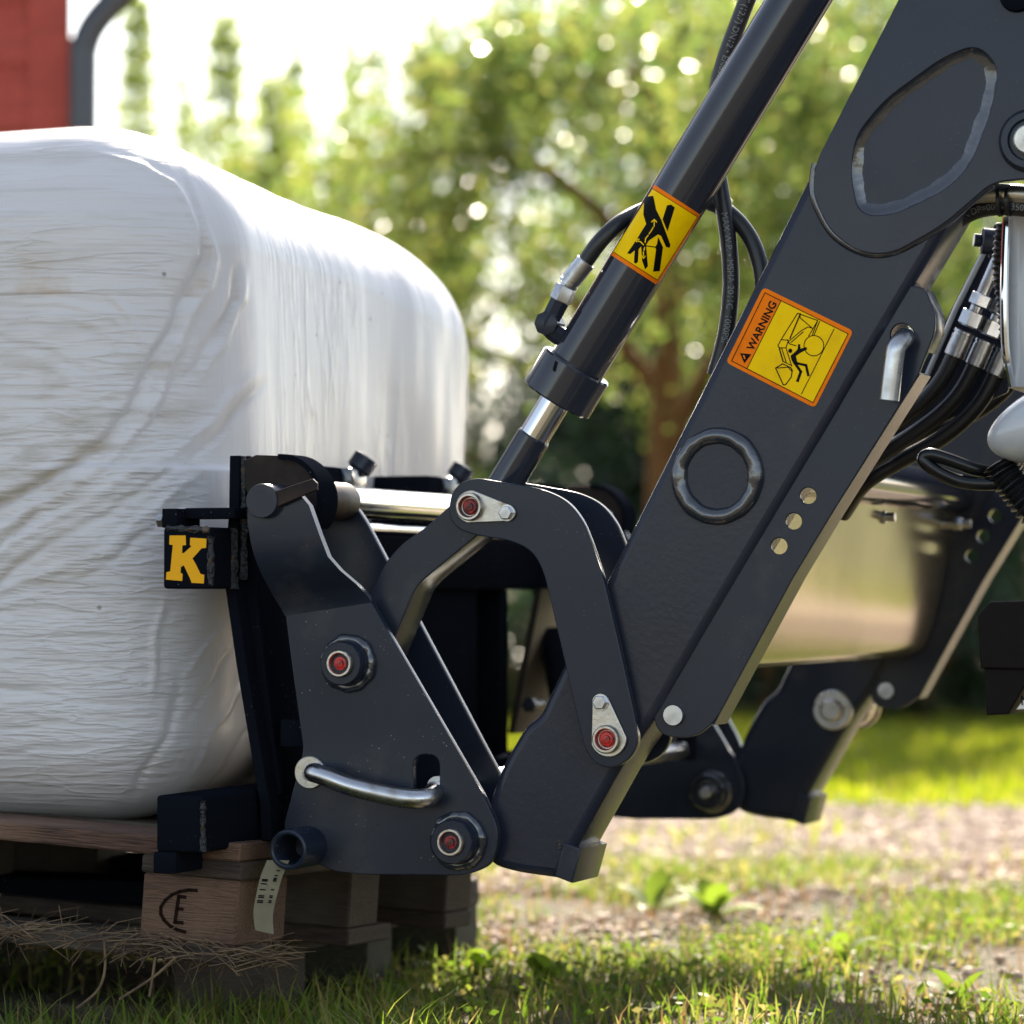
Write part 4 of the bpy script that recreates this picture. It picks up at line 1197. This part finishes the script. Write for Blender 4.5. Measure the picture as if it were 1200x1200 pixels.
    b.inputs['Roughness'].default_value = .27
    b.inputs['Specular IOR Level'].default_value = .5
    b.inputs['Subsurface Weight'].default_value = .0
    return mt
BAND = at(120, 342, BY0).z
M['film'] = film_mat()
tag(obj('wrapped_bale', make_bale(), M['film'], None, smooth=180), 'large white film wrapped hay bale with dirty creases', 'bale')

# ================================================================== pallets
def pallet(name, label, org, rot, mats, sizes, ends=None):
    """block pallet; local x to the right, y away, z up; origin at its right front bottom corner"""
    w, dpt = sizes
    t = thing(name, label, 'pallet', org, rot=rot)
    r = random.Random(name)
    mk = lambda nm, *a, mt=None, par=None: obj(nm, box_mesh(*a, .0025, 1), mt or mats[0], par or t, local=True, smooth=30)
    blocks = []
    for i, xx in enumerate((-w, -w / 2 - .07, -.124)):
        for j, yy in enumerate((0, dpt / 2 - .05, dpt - .10)):
            ww = .124 if i == 2 else .14
            blocks.append(mk('block', xx, xx + ww, yy, yy + .145 if j == 0 else yy + .10, .022, .099, mt=mats[1 if (i, j) == (2, 0) else 2]))
    for yy, ww in ((0, .10), (dpt / 2 - .05, .145), (dpt - .10, .10)):
        mk('bottom_board', -w - .002, .003, yy - .004, yy + ww, 0, .0215, mt=mats[0])
    for i, xx in enumerate((-w, -w / 2 - .07, -.124)):
        mk('stringer_board', xx - .003, xx + (.127 if i == 2 else .143), -.002, dpt + .002, .0995, .121, mt=mats[0])
    yy = -.003
    for k, ww in enumerate((.145, .10, .145, .10, .145)):
        mk('deck_board', -w - .004, .004 - r.uniform(0, .006), yy, yy + ww, .1215, .1435, mt=mats[1 if k == 0 else 0])
        yy += ww + (dpt - .635) / 4
    return t, blocks
PFX = at(160, 1027, -.10); PF1 = at(272, 1110, -.10)
porg = Vector((PF1.x + .002, -.10, PF1.z - .022))
up_pal, blks = pallet('wooden_pallet', 'weathered wooden pallet with stamped oval E block under the bale', porg, (math.radians(-1.8), math.radians(3.4), 0), [M['wood_dark'], M['wood'], M['wood_dark']], (1.2, .8))
# E mark burnt on the block's front (local coordinates)
fm = Flat(lambda u, v, l: Vector((-.122 + (u - 640) / 475 * .122, -.0006, .097 - (v - 515) / 300 * .072)))
arc = [(905, 570), (865, 572), (825, 582), (785, 602), (752, 632), (732, 668), (734, 702), (752, 730), (785, 756), (820, 770), (862, 778)]
fm.stroke(arc, 17, 0, 0)
fm.stroke([(850, 608), (818, 608), (808, 736), (845, 734)], 18, 0, 0); fm.stroke([(813, 668), (842, 668)], 15, 0, 0)
blk = blks[6]
e = obj('stamp', fm.mesh(), M['burn'], up_pal, local=True, smooth=0); e['label'] = 'burnt oval E mark'
# re-parent the mark to its block
e.parent = blk; e.location = e.location - blk.location
low_org = Vector((PF1.x - .10, .22, .0))
low_pal, _ = pallet('support_pallet', 'mossy grey support pallet standing in the grass at the bottom', low_org, (0, 0, math.radians(1.5)), [M['wood_dark'], M['wood_dark'], M['wood_green']], (1.2, .85))
for ch in low_pal.children:
    ch.location.z = ch.location.z * .85

# straw sticking out between the pallets
def straw_mesh(n, seed):
    r = random.Random(seed); ms = []
    V = []; F = []
    for _ in range(n):
        u = r.uniform(-60, 330); y = r.uniform(-.16, .05)
        p = at(u, 1092 + u * .1 + r.gauss(0, 6), y)
        L = r.uniform(.02, .10); an = r.gauss(0.05, .25); az = r.uniform(-.7, .7)
        if r.random() < .12: an = r.uniform(-1.4, 1.4)
        d = Vector((math.cos(an) * math.cos(az), math.cos(an) * math.sin(az), math.sin(an))) * L / 2
        w = Vector((-d.z, 0, d.x)).normalized() * r.uniform(.0005, .0012); n2 = d.cross(w).normalized() * w.length
        sag = Vector((0, 0, -L * r.uniform(0, .15)))
        i = len(V)
        for q, k in ((p - d, 1), (p - sag, 1), (p + d, .5)):
            V += [q + w * k, q + n2 * k, q - w * k]
        for s in (0, 3):
            for a_, b_ in ((0, 1), (1, 2), (2, 0)): F.append((i + s + a_, i + s + b_, i + s + 3 + b_, i + s + 3 + a_))
    return np_mesh('straw', [tuple(v) for v in V], F)
stuff(tag(obj('straw_litter', straw_mesh(480, 3), M['straw'], None, smooth=0), 'loose dry straw hanging out between the two pallets', 'straw'))
# a few long stalks hanging out, one by one
for i, (p, lab) in enumerate((([(122, 1098), (123, 1135), (115, 1160), (90, 1182)], 'long bent straw stalk hanging lowest at the left of the pallet'),
                ([(206, 1122), (180, 1145), (140, 1171)], 'straight pale straw stalk slanting below the stamped block'),
                ([(182, 1122), (178, 1150), (175, 1168)], 'short upright straw stalk hanging beside the slanting one'))):
    tag(obj('straw_stalk', sweep(spline([at(u, v, -.14) for u, v in p], 5), .0016, 6), M['straw'], None), lab, 'straw')
# paper tag
bm = bmesh.new()
tp = [at(u, v, -.085) for u, v in ((313, 1008), (306, 1025), (301, 1045), (297, 1068), (299, 1090))]
rr = [(bm.verts.new(p), bm.verts.new(p + Vector((.026 - .0004 * k, .006, -.0004 * k)))) for k, p in enumerate(spline(tp, 3))]
for (a_, b_), (c_, d_) in zip(rr[:-1], rr[1:]): bm.faces.new((a_, b_, d_, c_))
bmesh.ops.solidify(bm, geom=list(bm.faces), thickness=.0006)
pt = obj('paper_tag', bm_mesh(bm), M['paper'], None)
tag(pt, 'curled pale paper tag with printed bars hanging beside the stamped block', 'tag')
sp_ = spline(tp, 12); V = []; F = []
for k in range(6, len(sp_) - 8):
    if random.random() < .45: continue
    p = sp_[k]
    for o0, o1 in ((.003, .010), (.016, .020)):
        if random.random() < .2: continue
        i = len(V)
        V += [p + Vector((o0, o0 * .22 - .0012, 0)), p + Vector((o1, o1 * .22 - .0012, -.0003)), p + Vector((o1, o1 * .22 - .0012, -.0018)), p + Vector((o0, o0 * .22 - .0012, -.0015))]
        F.append((i, i + 1, i + 2, i + 3))
obj('printed_bars', np_mesh('bars', [tuple(v) for v in V], F), M['ink'], pt, smooth=0)
# ================================================================== hoses and tractor parts at the right
hb = .30
for i, (off, lab) in enumerate(((0, 'left black hydraulic hose of the three with crimped silver ends'), (1, 'middle black hydraulic hose of the three with crimped silver ends'), (2, 'right black hydraulic hose of the three, partly behind the lamp'))):
    du, dv = 24 * off, 11 * off
    P = lambda u, v, dy=0: at(u + du, v + dv, hb + .02 * off + dy)
    f0, f1, f2, f3 = P(1148, 352), P(1137, 376), P(1131, 388), P(1118, 418)
    t = hose('coupler_hose', lab, [f3.lerp(f2, .3), P(1104, 444), P(1082, 470), P(1050, 495), P(1020 - 8 * off, 520), P(985 - 10 * off, 545), P(960 - 10 * off, 580, .05)], .0102, ferr=[(f2, f3, .0128)], group='hoses to the coupler')
    obj('union_nut', join([lathe([(0, .012), (.001, .0145), (.018, .0145), (.020, .012)], P(1142, 365), (f3 - f2), 6), lathe([(0, .012), (.001, .0135), (.014, .0135), (.016, .010)], P(1152, 345), (f3 - f2), 6), lathe([(-.07, .008), (.03, .008)], P(1150, 348), (f3 - f2), 12)]), M['zinc'], t)
hose('coupler_hose', 'thin dark hose curving lowest below the coupler hoses', [at(1190, 440, .38), at(1172, 462, .38), at(1140, 485, .38), at(1100, 500, .38), at(1060, 515, .4), at(1030, 545, .42)], .010)
coupler = thing('coupler_bracket', 'slim grey coupler bracket plate holding the hose ends', 'bracket', at(1040, 520, .36))
obj('plate', plate_mesh([(1166, 262), (1172, 268), (1230, 330), (1180, 460), (1060, 515), (1034, 520)], .345, .006, bev=.001), M['paint'], coupler)
obj('edge_rail', sweep([at(1166, 270, .338), at(1120, 362, .338), at(1082, 450, .338), at(1038, 520, .338)], .0035, 8), M['silver'], coupler)
obj('lock_knob', join([lathe([(0, .012), (.002, .016), (.018, .016), (.02, .012), (.02, .008), (.028, .008)], at(1168, 284, .31), (-.9, -.35, .1), 14), box_mesh(at(1160, 292, .31).x, at(1180, 300, .31).x, .30, .33, at(1160, 304, .31).z, at(1160, 296, .31).z, .002)]), M['paint'], coupler)

# pipes and hose under the side plate
hose('arm_hose', 'printed black hose clipped under the near arm at the right border', [at(1085, 300, .075), at(1110, 268, .07), at(1135, 250, .065), at(1165, 242, .06), at(1205, 244, .055), at(1290, 256, .05)], .0105,
     text=[('MAX DP=00PSI  350BAR  6702PSI', .052, .0105, False)])
pipe = thing('steel_pipe', 'bare steel hydraulic pipe running under the near arm', 'pipe', at(1150, 228, .05))
obj('tube', sweep(spline([at(1120, 236, .05), at(1150, 227, .05), at(1210, 229, .05), at(1290, 236, .05)], 6), .0115, 16), M['steel'], pipe)
for u in (1170, 1180):
    obj('cable_tie', lathe([(0, .0125), (0, .0175), (.004, .0175), (.004, .0125)], at(u, 236, .05), (1, 0, 0), 20), M['rubber'], pipe)

tractor = thing('tractor', 'front end of a tractor at the right border with lamp and black bracket', 'tractor', at(1260, 900, .2))
# lamp: tall curved housing with bright rim
lp = []
def lamp_mesh():
    bm = bmesh.new(); rows = []
    for k in range(15):
        t = k / 14; v = 250 + 205 * t
        u = 1178 + 6 * math.sin(t * 3.14) * -1 + 10 * max(0, t - .7)
        wv = .10 + .02 * math.sin(t * 3.14)
        p = at(u, v, .12)
        row = []
        for a in range(13):
            an = math.pi * a / 12
            row.append(bm.verts.new(p + Vector((.09 - .09 * math.cos(an), -.035 * math.sin(an) ** .7 + (.10 if a in (0, 12) else 0), 0))))
        rows.append(row)
    for r1, r2 in zip(rows[:-1], rows[1:]):
        for k in range(12): bm.faces.new((r1[k], r1[k + 1], r2[k + 1], r2[k]))
    bm.faces.new(rows[0]); bm.faces.new(rows[-1][::-1])
    bmesh.ops.recalc_face_normals(bm, faces=bm.faces)
    return bm_mesh(bm)
obj('lamp_housing', lamp_mesh(), M['silver'], tractor, smooth=60)
obj('lamp_rim', sweep(spline([at(1180, 255, .09), at(1178, 300, .086), at(1177, 350, .084), at(1178, 400, .086), at(1181, 425, .09), at(1186, 452, .10)], 5), .005, 10), M['chrome'], tractor)
obj('cable_sleeve', sweep([at(1176 - 4 * math.sin(k / 40 * 3.1), 262 + k * 2.2, .15) for k in range(60)], .009, 10, rfun=lambda t: .0085 + .0016 * math.sin(t * 60 * 1.9)), M['rubber'], tractor, smooth=80)
# grey pod with bellows and bent black handle
pc = at(1204, 500, .03)
def pod():
    bm = bmesh.new(); bmesh.ops.create_uvsphere(bm, u_segments=40, v_segments=24, radius=1)
    for v in bm.verts:
        x, y, z = v.co
        s = 1 + .25 * x
        v.co = pc + Vector((x * .055 + .01, y * .045, z * .042 * s + x * .014))
    return bm_mesh(bm)
obj('mirror_pod', pod(), M['silver'], tractor, smooth=180)
bp = [at(1172, 542, .04), at(1180, 556, .04), at(1192, 572, .04), at(1206, 590, .04), at(1225, 610, .04)]
obj('bellows', sweep(spline(bp, 14), .02, 18, rfun=lambda t: .0185 + .0035 * math.sin(t * 75)), M['rubber'], tractor, smooth=80)
hd = [at(1178, 566, .04), at(1150, 567, .04), at(1125, 564, .04), at(1104, 556, .035), at(1086, 544, .03), at(1083, 536, .03), at(1092, 533, .03), at(1112, 539, .035), at(1140, 549, .045), at(1160, 553, .055), at(1180, 556, .06)]
obj('handle', sweep(spline(hd, 6), .0078, 14), M['black_gloss'], tractor, smooth=80)
# black bracket block, chamfered
by = .0
obj('bracket', plate_mesh([(1145, 722), (1160, 705), (1500, 696), (1620, 796), (1149, 783)], by, .46, bev=.002), M['tracblack'], tractor)
obj('bracket_arm', box_mesh(at(1400, 740, 0).x, .90, .30, .46, at(1400, 780, 0).z, at(1400, 712, 0).z, .004), M['tracblack'], tractor)
obj('bracket_foot', plate_mesh([(1153, 783), (1330, 783), (1330, 800), (1200, 806), (1182, 837), (1156, 838)], by + .006, .10, bev=.002), M['tracblack'], tractor)
pl = obj('name_plate', plate_mesh([(1190, 832), (1215, 800), (1330, 800), (1330, 822)], by + .002, .005, bev=.0008), M['zinc'], tractor)
fn = Flat(lambda u, v, l: at(u, v, by + .0014)); fn.stroke([(1198, 826), (1197, 816), (1204, 824), (1203, 814)], 1.6, 0, 0)
obj('lettering', fn.mesh(), M['ink'], pl, smooth=0)

lq = at(1260, 350, .16)
obj('lamp_stalk', sweep(spline([lq, lq + Vector((.2, .05, -.02)), Vector((.9, .3, .95)), Vector((1.08, .35, .95))], 6), .014, 10), M['black_gloss'], tractor, smooth=80)
obj('pod_stalk', sweep(spline([pc + Vector((.05, .02, 0)), pc + Vector((.2, .08, .0)), Vector((.9, .32, .70)), Vector((1.0, .40, .66))], 6), .012, 10), M['black_gloss'], tractor, smooth=80)
# rest of the tractor, outside the picture to the right
def rbox(x0, x1, y0, y1, z0, z1, b): return box_mesh(x0, x1, y0, y1, z0, z1, b, 4)
obj('hood', rbox(1.05, 2.6, .20, .86, .72, 1.22, .07), M['paint'], tractor, smooth=60)
obj('grille', rbox(1.02, 1.06, .26, .80, .76, 1.08, .01), M['tracblack'], tractor)
obj('front_frame', rbox(.85, 2.6, .34, .72, .42, .72, .02), M['tracblack'], tractor)
obj('front_axle', rbox(1.45, 1.60, -.15, 1.21, .36, .50, .02), M['tracblack'], tractor)
for wy in (-.30, 1.12):
    wo = obj('front_wheel', lathe([(0, .20), (.02, .21), (.02, .33), (.0, .36), (.015, .41), (.06, .43), (.18, .43), (.225, .41), (.24, .36), (.22, .33), (.22, .21), (.24, .20), (.24, 0)], (1.52, wy, .43), (0, 1, 0), 48), M['rubber'], tractor, smooth=50)
    obj('rim', lathe([(.03, 0), (.05, .07), (.03, .12), (.06, .20), (.015, .215)], (1.52, wy, .43), (0, 1, 0), 36), M['silver'], wo)
for my in (.0, 1.06):
    obj('loader_mast', rbox(1.95, 2.13, my, my + .10, .45, 1.42, .01), M['paint'], tractor)
    kx = at(1290, 0, 0)
    bm = bmesh.new()
    q = [(kx.x - .1, kx.z - .06), (kx.x - .02, kx.z + .16), (kx.x + .12, kx.z + .20), (2.10, 1.44), (2.10, 1.28), (kx.x + .12, kx.z + .03)]
    bm.free()
    obj('rear_arm', poly_extrude([q], my + .002, .094, .01, 3), M['peel'], loader)

ct = ca + cax * .85
obj('cylinder_mount', poly_extrude([[(ct.x - .05, ct.z - .03), (ct.x - .03, ct.z + .05), (ct.x + .06, ct.z + .05), (kx.x + .14, kx.z + .19), (kx.x - .02, kx.z + .14)]], .012, .07, .006, 2), M['paint'], loader)

# ================================================================== barn
bd = 9.0
barn = thing('barn', 'red boarded barn corner with grey downpipe behind the bale', 'barn', gpos(75, bd))
cr = gpos(76, bd)
wdir = (-RIGHT * .98 + FH * .2).normalized(); sdir = (FH * .95 - RIGHT * .32).normalized()
def wall_board(k, z0, z1):
    bm = bmesh.new()
    o = cr
    out = -FH
    for (p, s) in ((0, 0),):
        a0 = o; a1 = o + wdir * 4.0
        th0, th1 = .012 + .014, .012
        vs_ = [a0 + out * th0 + Vector((0, 0, z0)), a1 + out * th0 + Vector((0, 0, z0)), a1 + out * th1 + Vector((0, 0, z1)), a0 + out * th1 + Vector((0, 0, z1))]
        vb = [q - out * .04 for q in vs_]
        A = [bm.verts.new(q) for q in vs_]; B = [bm.verts.new(q) for q in vb]
        bm.faces.new(A); bm.faces.new(B[::-1])
        for i in range(4): bm.faces.new((A[i], B[i], B[(i + 1) % 4], A[(i + 1) % 4]))
    bmesh.ops.recalc_face_normals(bm, faces=bm.faces)
    return bm_mesh(bm)
z = .25; k = 0
while z < 3.3:
    obj('board', wall_board(k, z, z + .178), M['barn'], barn, smooth=0); z += .17; k += 1
def slab(a0, a1, out, th, z0, z1):
    bm = bmesh.new()
    q = [a0, a1, a1 - out * th, a0 - out * th]
    A = [bm.verts.new(p + Vector((0, 0, z0))) for p in q]; B = [bm.verts.new(p + Vector((0, 0, z1))) for p in q]
    bm.faces.new(A[::-1]); bm.faces.new(B)
    for i in range(4): bm.faces.new((A[i], A[(i + 1) % 4], B[(i + 1) % 4], B[i]))
    bmesh.ops.recalc_face_normals(bm, faces=bm.faces)
    return bm_mesh(bm)
obj('inner_wall', slab(cr + FH * .06 + wdir * .06, cr + FH * .06 + wdir * 4, -FH, .08, .25, 3.3), M['barn_trim'], barn, smooth=0)
obj('side_wall', slab(cr + wdir * .05, cr + wdir * .05 + sdir * 5, RIGHT, .1, .2, 3.3), M['barn'], barn, smooth=0)
obj('foundation', slab(cr + wdir * .02, cr + wdir * 4, -FH, .3, 0, .249), M['stone'], barn, smooth=0)
obj('corner_board', slab(cr - FH * .035 + wdir * .1, cr - FH * .035 + RIGHT * .012, -FH, .03, .25, 3.3), M['barn'], barn, smooth=0)
obj('roof', slab(cr - FH * .5 + RIGHT * .35, cr + wdir * 4.2 - FH * .5, -FH, 6.0, 3.32, 3.42), M['roof'], barn, smooth=0)
pp = [gpos(96, bd - .08, .05), gpos(96, bd - .08, 1.2), gpos(96, bd - .08, .55 + (696 - 80) / FPX * bd), gpos(98, bd - .08, .55 + (696 - 58) / FPX * bd), gpos(104, bd - .08, .55 + (696 - 40) / FPX * bd), gpos(118, bd - .08, .55 + (696 - 20) / FPX * bd), gpos(150, bd - .08, .55 + (696 + 14) / FPX * bd), gpos(172, bd - .08, .55 + (696 + 40) / FPX * bd), gpos(184, bd - .08, 2.5), gpos(186, bd - .08, 3.30)]
obj('downpipe', sweep(spline(pp, 6), .037, 18), M['zincpipe'], barn, smooth=80)

# ================================================================== vegetation
def leaf_mesh(cen, size, r, updown=.3, aspect=.6):
    """one folded rhombic leaf of two quads... four vertices each"""
    n = len(cen)
    a = r.normal(size=(n, 3)); a[:, 2] -= updown; a /= np.linalg.norm(a, axis=1)[:, None]
    b = r.normal(size=(n, 3)); b -= a * (a * b).sum(1)[:, None]; b /= np.linalg.norm(b, axis=1)[:, None]
    s = (size * r.uniform(.6, 1.35, n))[:, None]
    nn = np.cross(a, b)
    V = np.stack([cen - a * s * .5, cen + b * s * aspect * .5 + nn * s * .10, cen + a * s * .5, cen - b * s * aspect * .5 + nn * s * .10], 1)
    F = np.arange(n * 4).reshape(n, 4)
    return np_mesh('leaves', V.reshape(-1, 3), F)

def tree_trunk(base, height, r0, lean=(0, 0), limbs=6, spread=.8, seed=1):
    r = random.Random(seed); ms = []
    top = base + Vector((lean[0], lean[1], height))
    path = spline([base, base.lerp(top, .35) + Vector((r.uniform(-.05, .05), r.uniform(-.05, .05), 0)), base.lerp(top, .7), top], 6)
    ms.append(sweep(path, r0, 10, rfun=lambda t: r0 * (1.15 - .85 * t)))
    for k in range(limbs):
        p = path[int(len(path) * r.uniform(.35, .95))]
        az = 2 * math.pi * (k + r.random() * .6) / limbs; L = spread * r.uniform(.6, 1.1)
        d = Vector((math.cos(az), math.sin(az), 0))
        ms.append(sweep(spline([p, p + d * L * .4 + Vector((0, 0, L * .35)), p + d * L * .8 + Vector((0, 0, L * .4)), p + d * L + Vector((0, 0, L * .2))], 5), r0 * .4, 7, rfun=lambda t: r0 * .42 * (1 - .8 * t)))
    return join(ms)

def crown_tree(name, label, base, trunk_h, cz, rx, rz, nl, size, mat, seed, weep=True, lumps=26, trunk_r=.09, group=None, cat='tree', shell=.55, floor=None):
    r = np.random.default_rng(seed)
    t = thing(name, label, cat, base, group)
    obj('trunk', tree_trunk(base, trunk_h, trunk_r, limbs=7, spread=rx * .7, seed=seed), M['bark'], t, smooth=80)
    # clumps spread through an uneven crown
    lc = r.normal(size=(lumps, 3)); lc /= np.linalg.norm(lc, axis=1)[:, None]
    lc *= (r.uniform(shell, 1.0, lumps) ** .6)[:, None]
    lr = r.uniform(.22, .42, lumps)
    pick = r.integers(0, lumps, nl)
    q = r.normal(size=(nl, 3)) * .5
    if weep:   # strands hanging from each clump
        strands = r.integers(0, 26, nl)
        so = r.normal(size=(lumps, 26, 3)) * .55
        so[:, :, 2] = np.abs(so[:, :, 2]) * .6
        drop = r.uniform(0, 1, nl) ** .9 * r.uniform(.5, 1.9, (lumps, 26))[pick, strands]
        q = so[pick, strands] + r.normal(size=(nl, 3)) * .06
        q[:, 2] -= drop * 1.1
    P = lc[pick] + q * lr[pick][:, None]
    P = P * np.array([rx, rx * .9, rz]) + np.array([base.x, base.y, base.z + cz])
    P = P[P[:, 2] > base.z + .05]
    if floor: P = P[P[:, 2] > floor + .22 * np.sin(P[:, 0] * 6.1) + .16 * np.sin(P[:, 0] * 14.3 + 1) + r.uniform(-.12, .12, len(P))]
    obj('crown', leaf_mesh(P, size, r, .6 if weep else .2), mat, t, smooth=0)
    return t

crown_tree('weeping_tree', 'large weeping tree with backlit yellow green leaves above the cylinder', gpos(782, 15.0), 2.4, 2.35, 1.75, 1.12, 50000, .046, M['leaf_birch'], 11, lumps=44, trunk_r=.11, floor=1.62)
crown_tree('broadleaf_tree', 'green leafy tree filling the view behind the near arm', gpos(1010, 18.5), 3.0, 2.4, 1.7, 1.7, 40000, .06, M['leaf_blue'], 12, lumps=36)
crown_tree('broadleaf_tree', 'dark green tree behind the hose couplers at the right border', gpos(1260, 19.5), 3.0, 2.6, 1.6, 1.9, 45000, .065, M['leaf_dark'], 13, lumps=30)
crown_tree('broadleaf_tree', 'golden green small tree rising behind the bale top', gpos(395, 20.0), 1.5, 1.9, 1.05, .95, 24000, .05, M['leaf_gold'], 14, lumps=22)
crown_tree('broadleaf_tree', 'dim green tree deep behind the trunk of the weeping tree', gpos(690, 24.0), 3.0, 2.9, 2.6, 2.4, 34000, .085, M['leaf_dark'], 15, lumps=34)
def shrub(label, u, d, rx, rz, nl, size, mat, seed, cz=None):
    return crown_tree('shrub', label, gpos(u, d), rz * 1.0, cz if cz else rz * .9, rx, rz, nl, size, mat, seed, weep=False, lumps=26, trunk_r=.03, group='shrubs behind the lawn', cat='shrub', shell=.2)
shrub('bluish green round shrub seen left of the weeping trunk', 690, 16.5, .75, .62, 7000, .045, M['leaf_blue'], 21)
shrub('broad dark evergreen shrub under the weeping crown', 700, 18.3, 1.5, 1.05, 30000, .05, M['leaf_dark'], 31)
shrub('broad dark evergreen shrub behind the near arm', 960, 17.2, 1.0, .95, 16000, .05, M['leaf_dark'], 32)
shrub('pale green shrub seen below the cylinder rod', 600, 17.0, .55, .55, 6000, .04, M['leaf_green'], 22)
shrub('olive shrub low behind the far hook', 780, 17.5, .55, .5, 5000, .04, M['leaf_green'], 23)
shrub('green shrub behind the bale at its far end', 480, 18.0, .8, .75, 7000, .045, M['leaf_green'], 24)
shrub('dark shrub behind the near arm foot', 900, 14.8, .8, .5, 6000, .04, M['leaf_dark'], 25)
shrub('dark green shrub left of the black bracket', 1080, 14.4, .5, .36, 6000, .035, M['leaf_dark'], 26)
shrub('dark green shrub right behind the black bracket', 1215, 14.6, .55, .36, 6000, .035, M['leaf_dark'], 27)
shrub('dark shrub seen through the fork carriage', 620, 14.6, .55, .4, 6000, .035, M['leaf_dark'], 28)
shrub('dark shrub behind the fork beams towards the bale', 500, 15.0, .5, .42, 5000, .035, M['leaf_green'], 29)
shrub('dark shrub behind the far stand', 985, 15.4, .6, .5, 6000, .04, M['leaf_dark'], 30)

def spire(label, u, d, top_v, w, nl, seed):
    r = np.random.default_rng(seed); base = gpos(u, d)
    H = .55 + (696 - top_v) / FPX * d
    t = thing('young_poplar', label, 'tree', base, 'slim trees against the sky')
    obj('trunk', sweep([base, base + Vector((.02, 0, H * .5)), base + Vector((0, .02, H * .97))], .03, 7, rfun=lambda s: .04 * (1 - .85 * s)), M['bark'], t, smooth=80)
    nl = int(nl * 1.5); w *= 2.5
    tt = .2 + .8 * r.uniform(0, 1, nl) ** .75
    whorl = np.round(tt * 26) / 26
    ph = r.uniform(0, 6.28, nl)
    rad = w * (1.03 - tt) ** .42 * r.uniform(0, 1, nl) ** .55 * (.55 + .45 * np.sin(whorl * 91 + ph * 2 + seed) ** 2)
    P = np.stack([base.x + rad * np.cos(ph), base.y + rad * np.sin(ph), base.z + H * (.6 * tt + .4 * whorl) + .10 * rad + .03 * r.normal(size=nl)], 1)
    obj('crown', leaf_mesh(P, .055, r, -.3), M['leaf_pale'], t, smooth=0)
spire('slim tree right beside the barn downpipe', 160, 21, 2, .16, 2200, 41)
spire('faint short slim tree second from the barn', 212, 24, 70, .12, 900, 42)
spire('tallest bushy slim tree in the middle of the row', 264, 21, 22, .20, 2600, 43)
spire('wide slim tree third of the group above the bale', 318, 22, 92, .22, 2200, 44)
spire('slim tree nearest to the weeping tree', 345, 23, 52, .14, 1600, 45)
spire('thin sprig like tree leaning out left of the weeping crown', 410, 22, 45, .10, 700, 46)
shrub('light green bush row behind the bale top at the left', 230, 22.0, 1.1, 1.35, 6000, .05, M['leaf_birch'], 47)
shrub('olive bush behind the bale beside the barn', 140, 23.0, .6, 1.15, 2600, .05, M['leaf_gold'], 48)

# low wall far right
wl = thing('garden_wall', 'blurred pinkish garden wall far behind the black bracket', 'wall', gpos(1130, 24))
obj('wall', slab(gpos(1128, 24), gpos(1128, 24) + RIGHT * 3.2, -FH, .25, 0, 1.45), M['brickwall'], wl, smooth=0)
obj('coping', slab(gpos(1126, 24) - FH * .03, gpos(1126, 24) - FH * .03 + RIGHT * 3.25, -FH, .31, 1.451, 1.50), M['barn_trim'], wl, smooth=0)

# foreground broad-leaved weeds
def weed(label, u, d, h, nl, seed, mat):
    r = random.Random(seed); base = gpos(u, d)
    t = thing('weed_plant', label, 'plant', base, 'weeds in the foreground')
    for k in range(nl):
        az = r.uniform(0, 6.28); up = r.uniform(.5, 1.3); L = h * r.uniform(.6, 1.1); wv = L * r.uniform(.14, .22)
        d0 = Vector((math.cos(az) * math.cos(up), math.sin(az) * math.cos(up), math.sin(up))); sdv = Vector((-math.sin(az), math.cos(az), 0))
        rows = []; bm = bmesh.new()
        for i in range(6):
            s = i / 5; c = base + d0 * L * s + Vector((0, 0, -L * .35 * s * s)); ww = wv * math.sin(math.pi * min(.12 + s * .88, 1)) + .0008
            rows.append((bm.verts.new(c - sdv * ww + Vector((0, 0, ww * .3))), bm.verts.new(c), bm.verts.new(c + sdv * ww + Vector((0, 0, ww * .3)))))
        for a_, b_ in zip(rows[:-1], rows[1:]):
            bm.faces.new((a_[0], a_[1], b_[1], b_[0])); bm.faces.new((a_[1], a_[2], b_[2], b_[1]))
        obj('leaf', bm_mesh(bm), mat, t, smooth=180)
for a_ in (('upright dark weed standing below the far carrier plate', 765, 5.9, .12, 5, 1), ('broad leaved weed in the middle of the gravel edge', 835, 5.8, .13, 7, 2), ('weed with spreading leaves near the bottom middle', 640, 4.75, .10, 8, 3),
           ('low broad leaved weed right of the middle', 980, 5.1, .09, 6, 4), ('weed at the bottom right corner', 1120, 4.6, .09, 7, 5), ('leafy weed beside the support pallet', 560, 4.9, .09, 7, 6), ('long leaved weed at the bottom left corner', 25, 3.75, .15, 6, 7)):
    weed(*a_[:6], M['grass'])
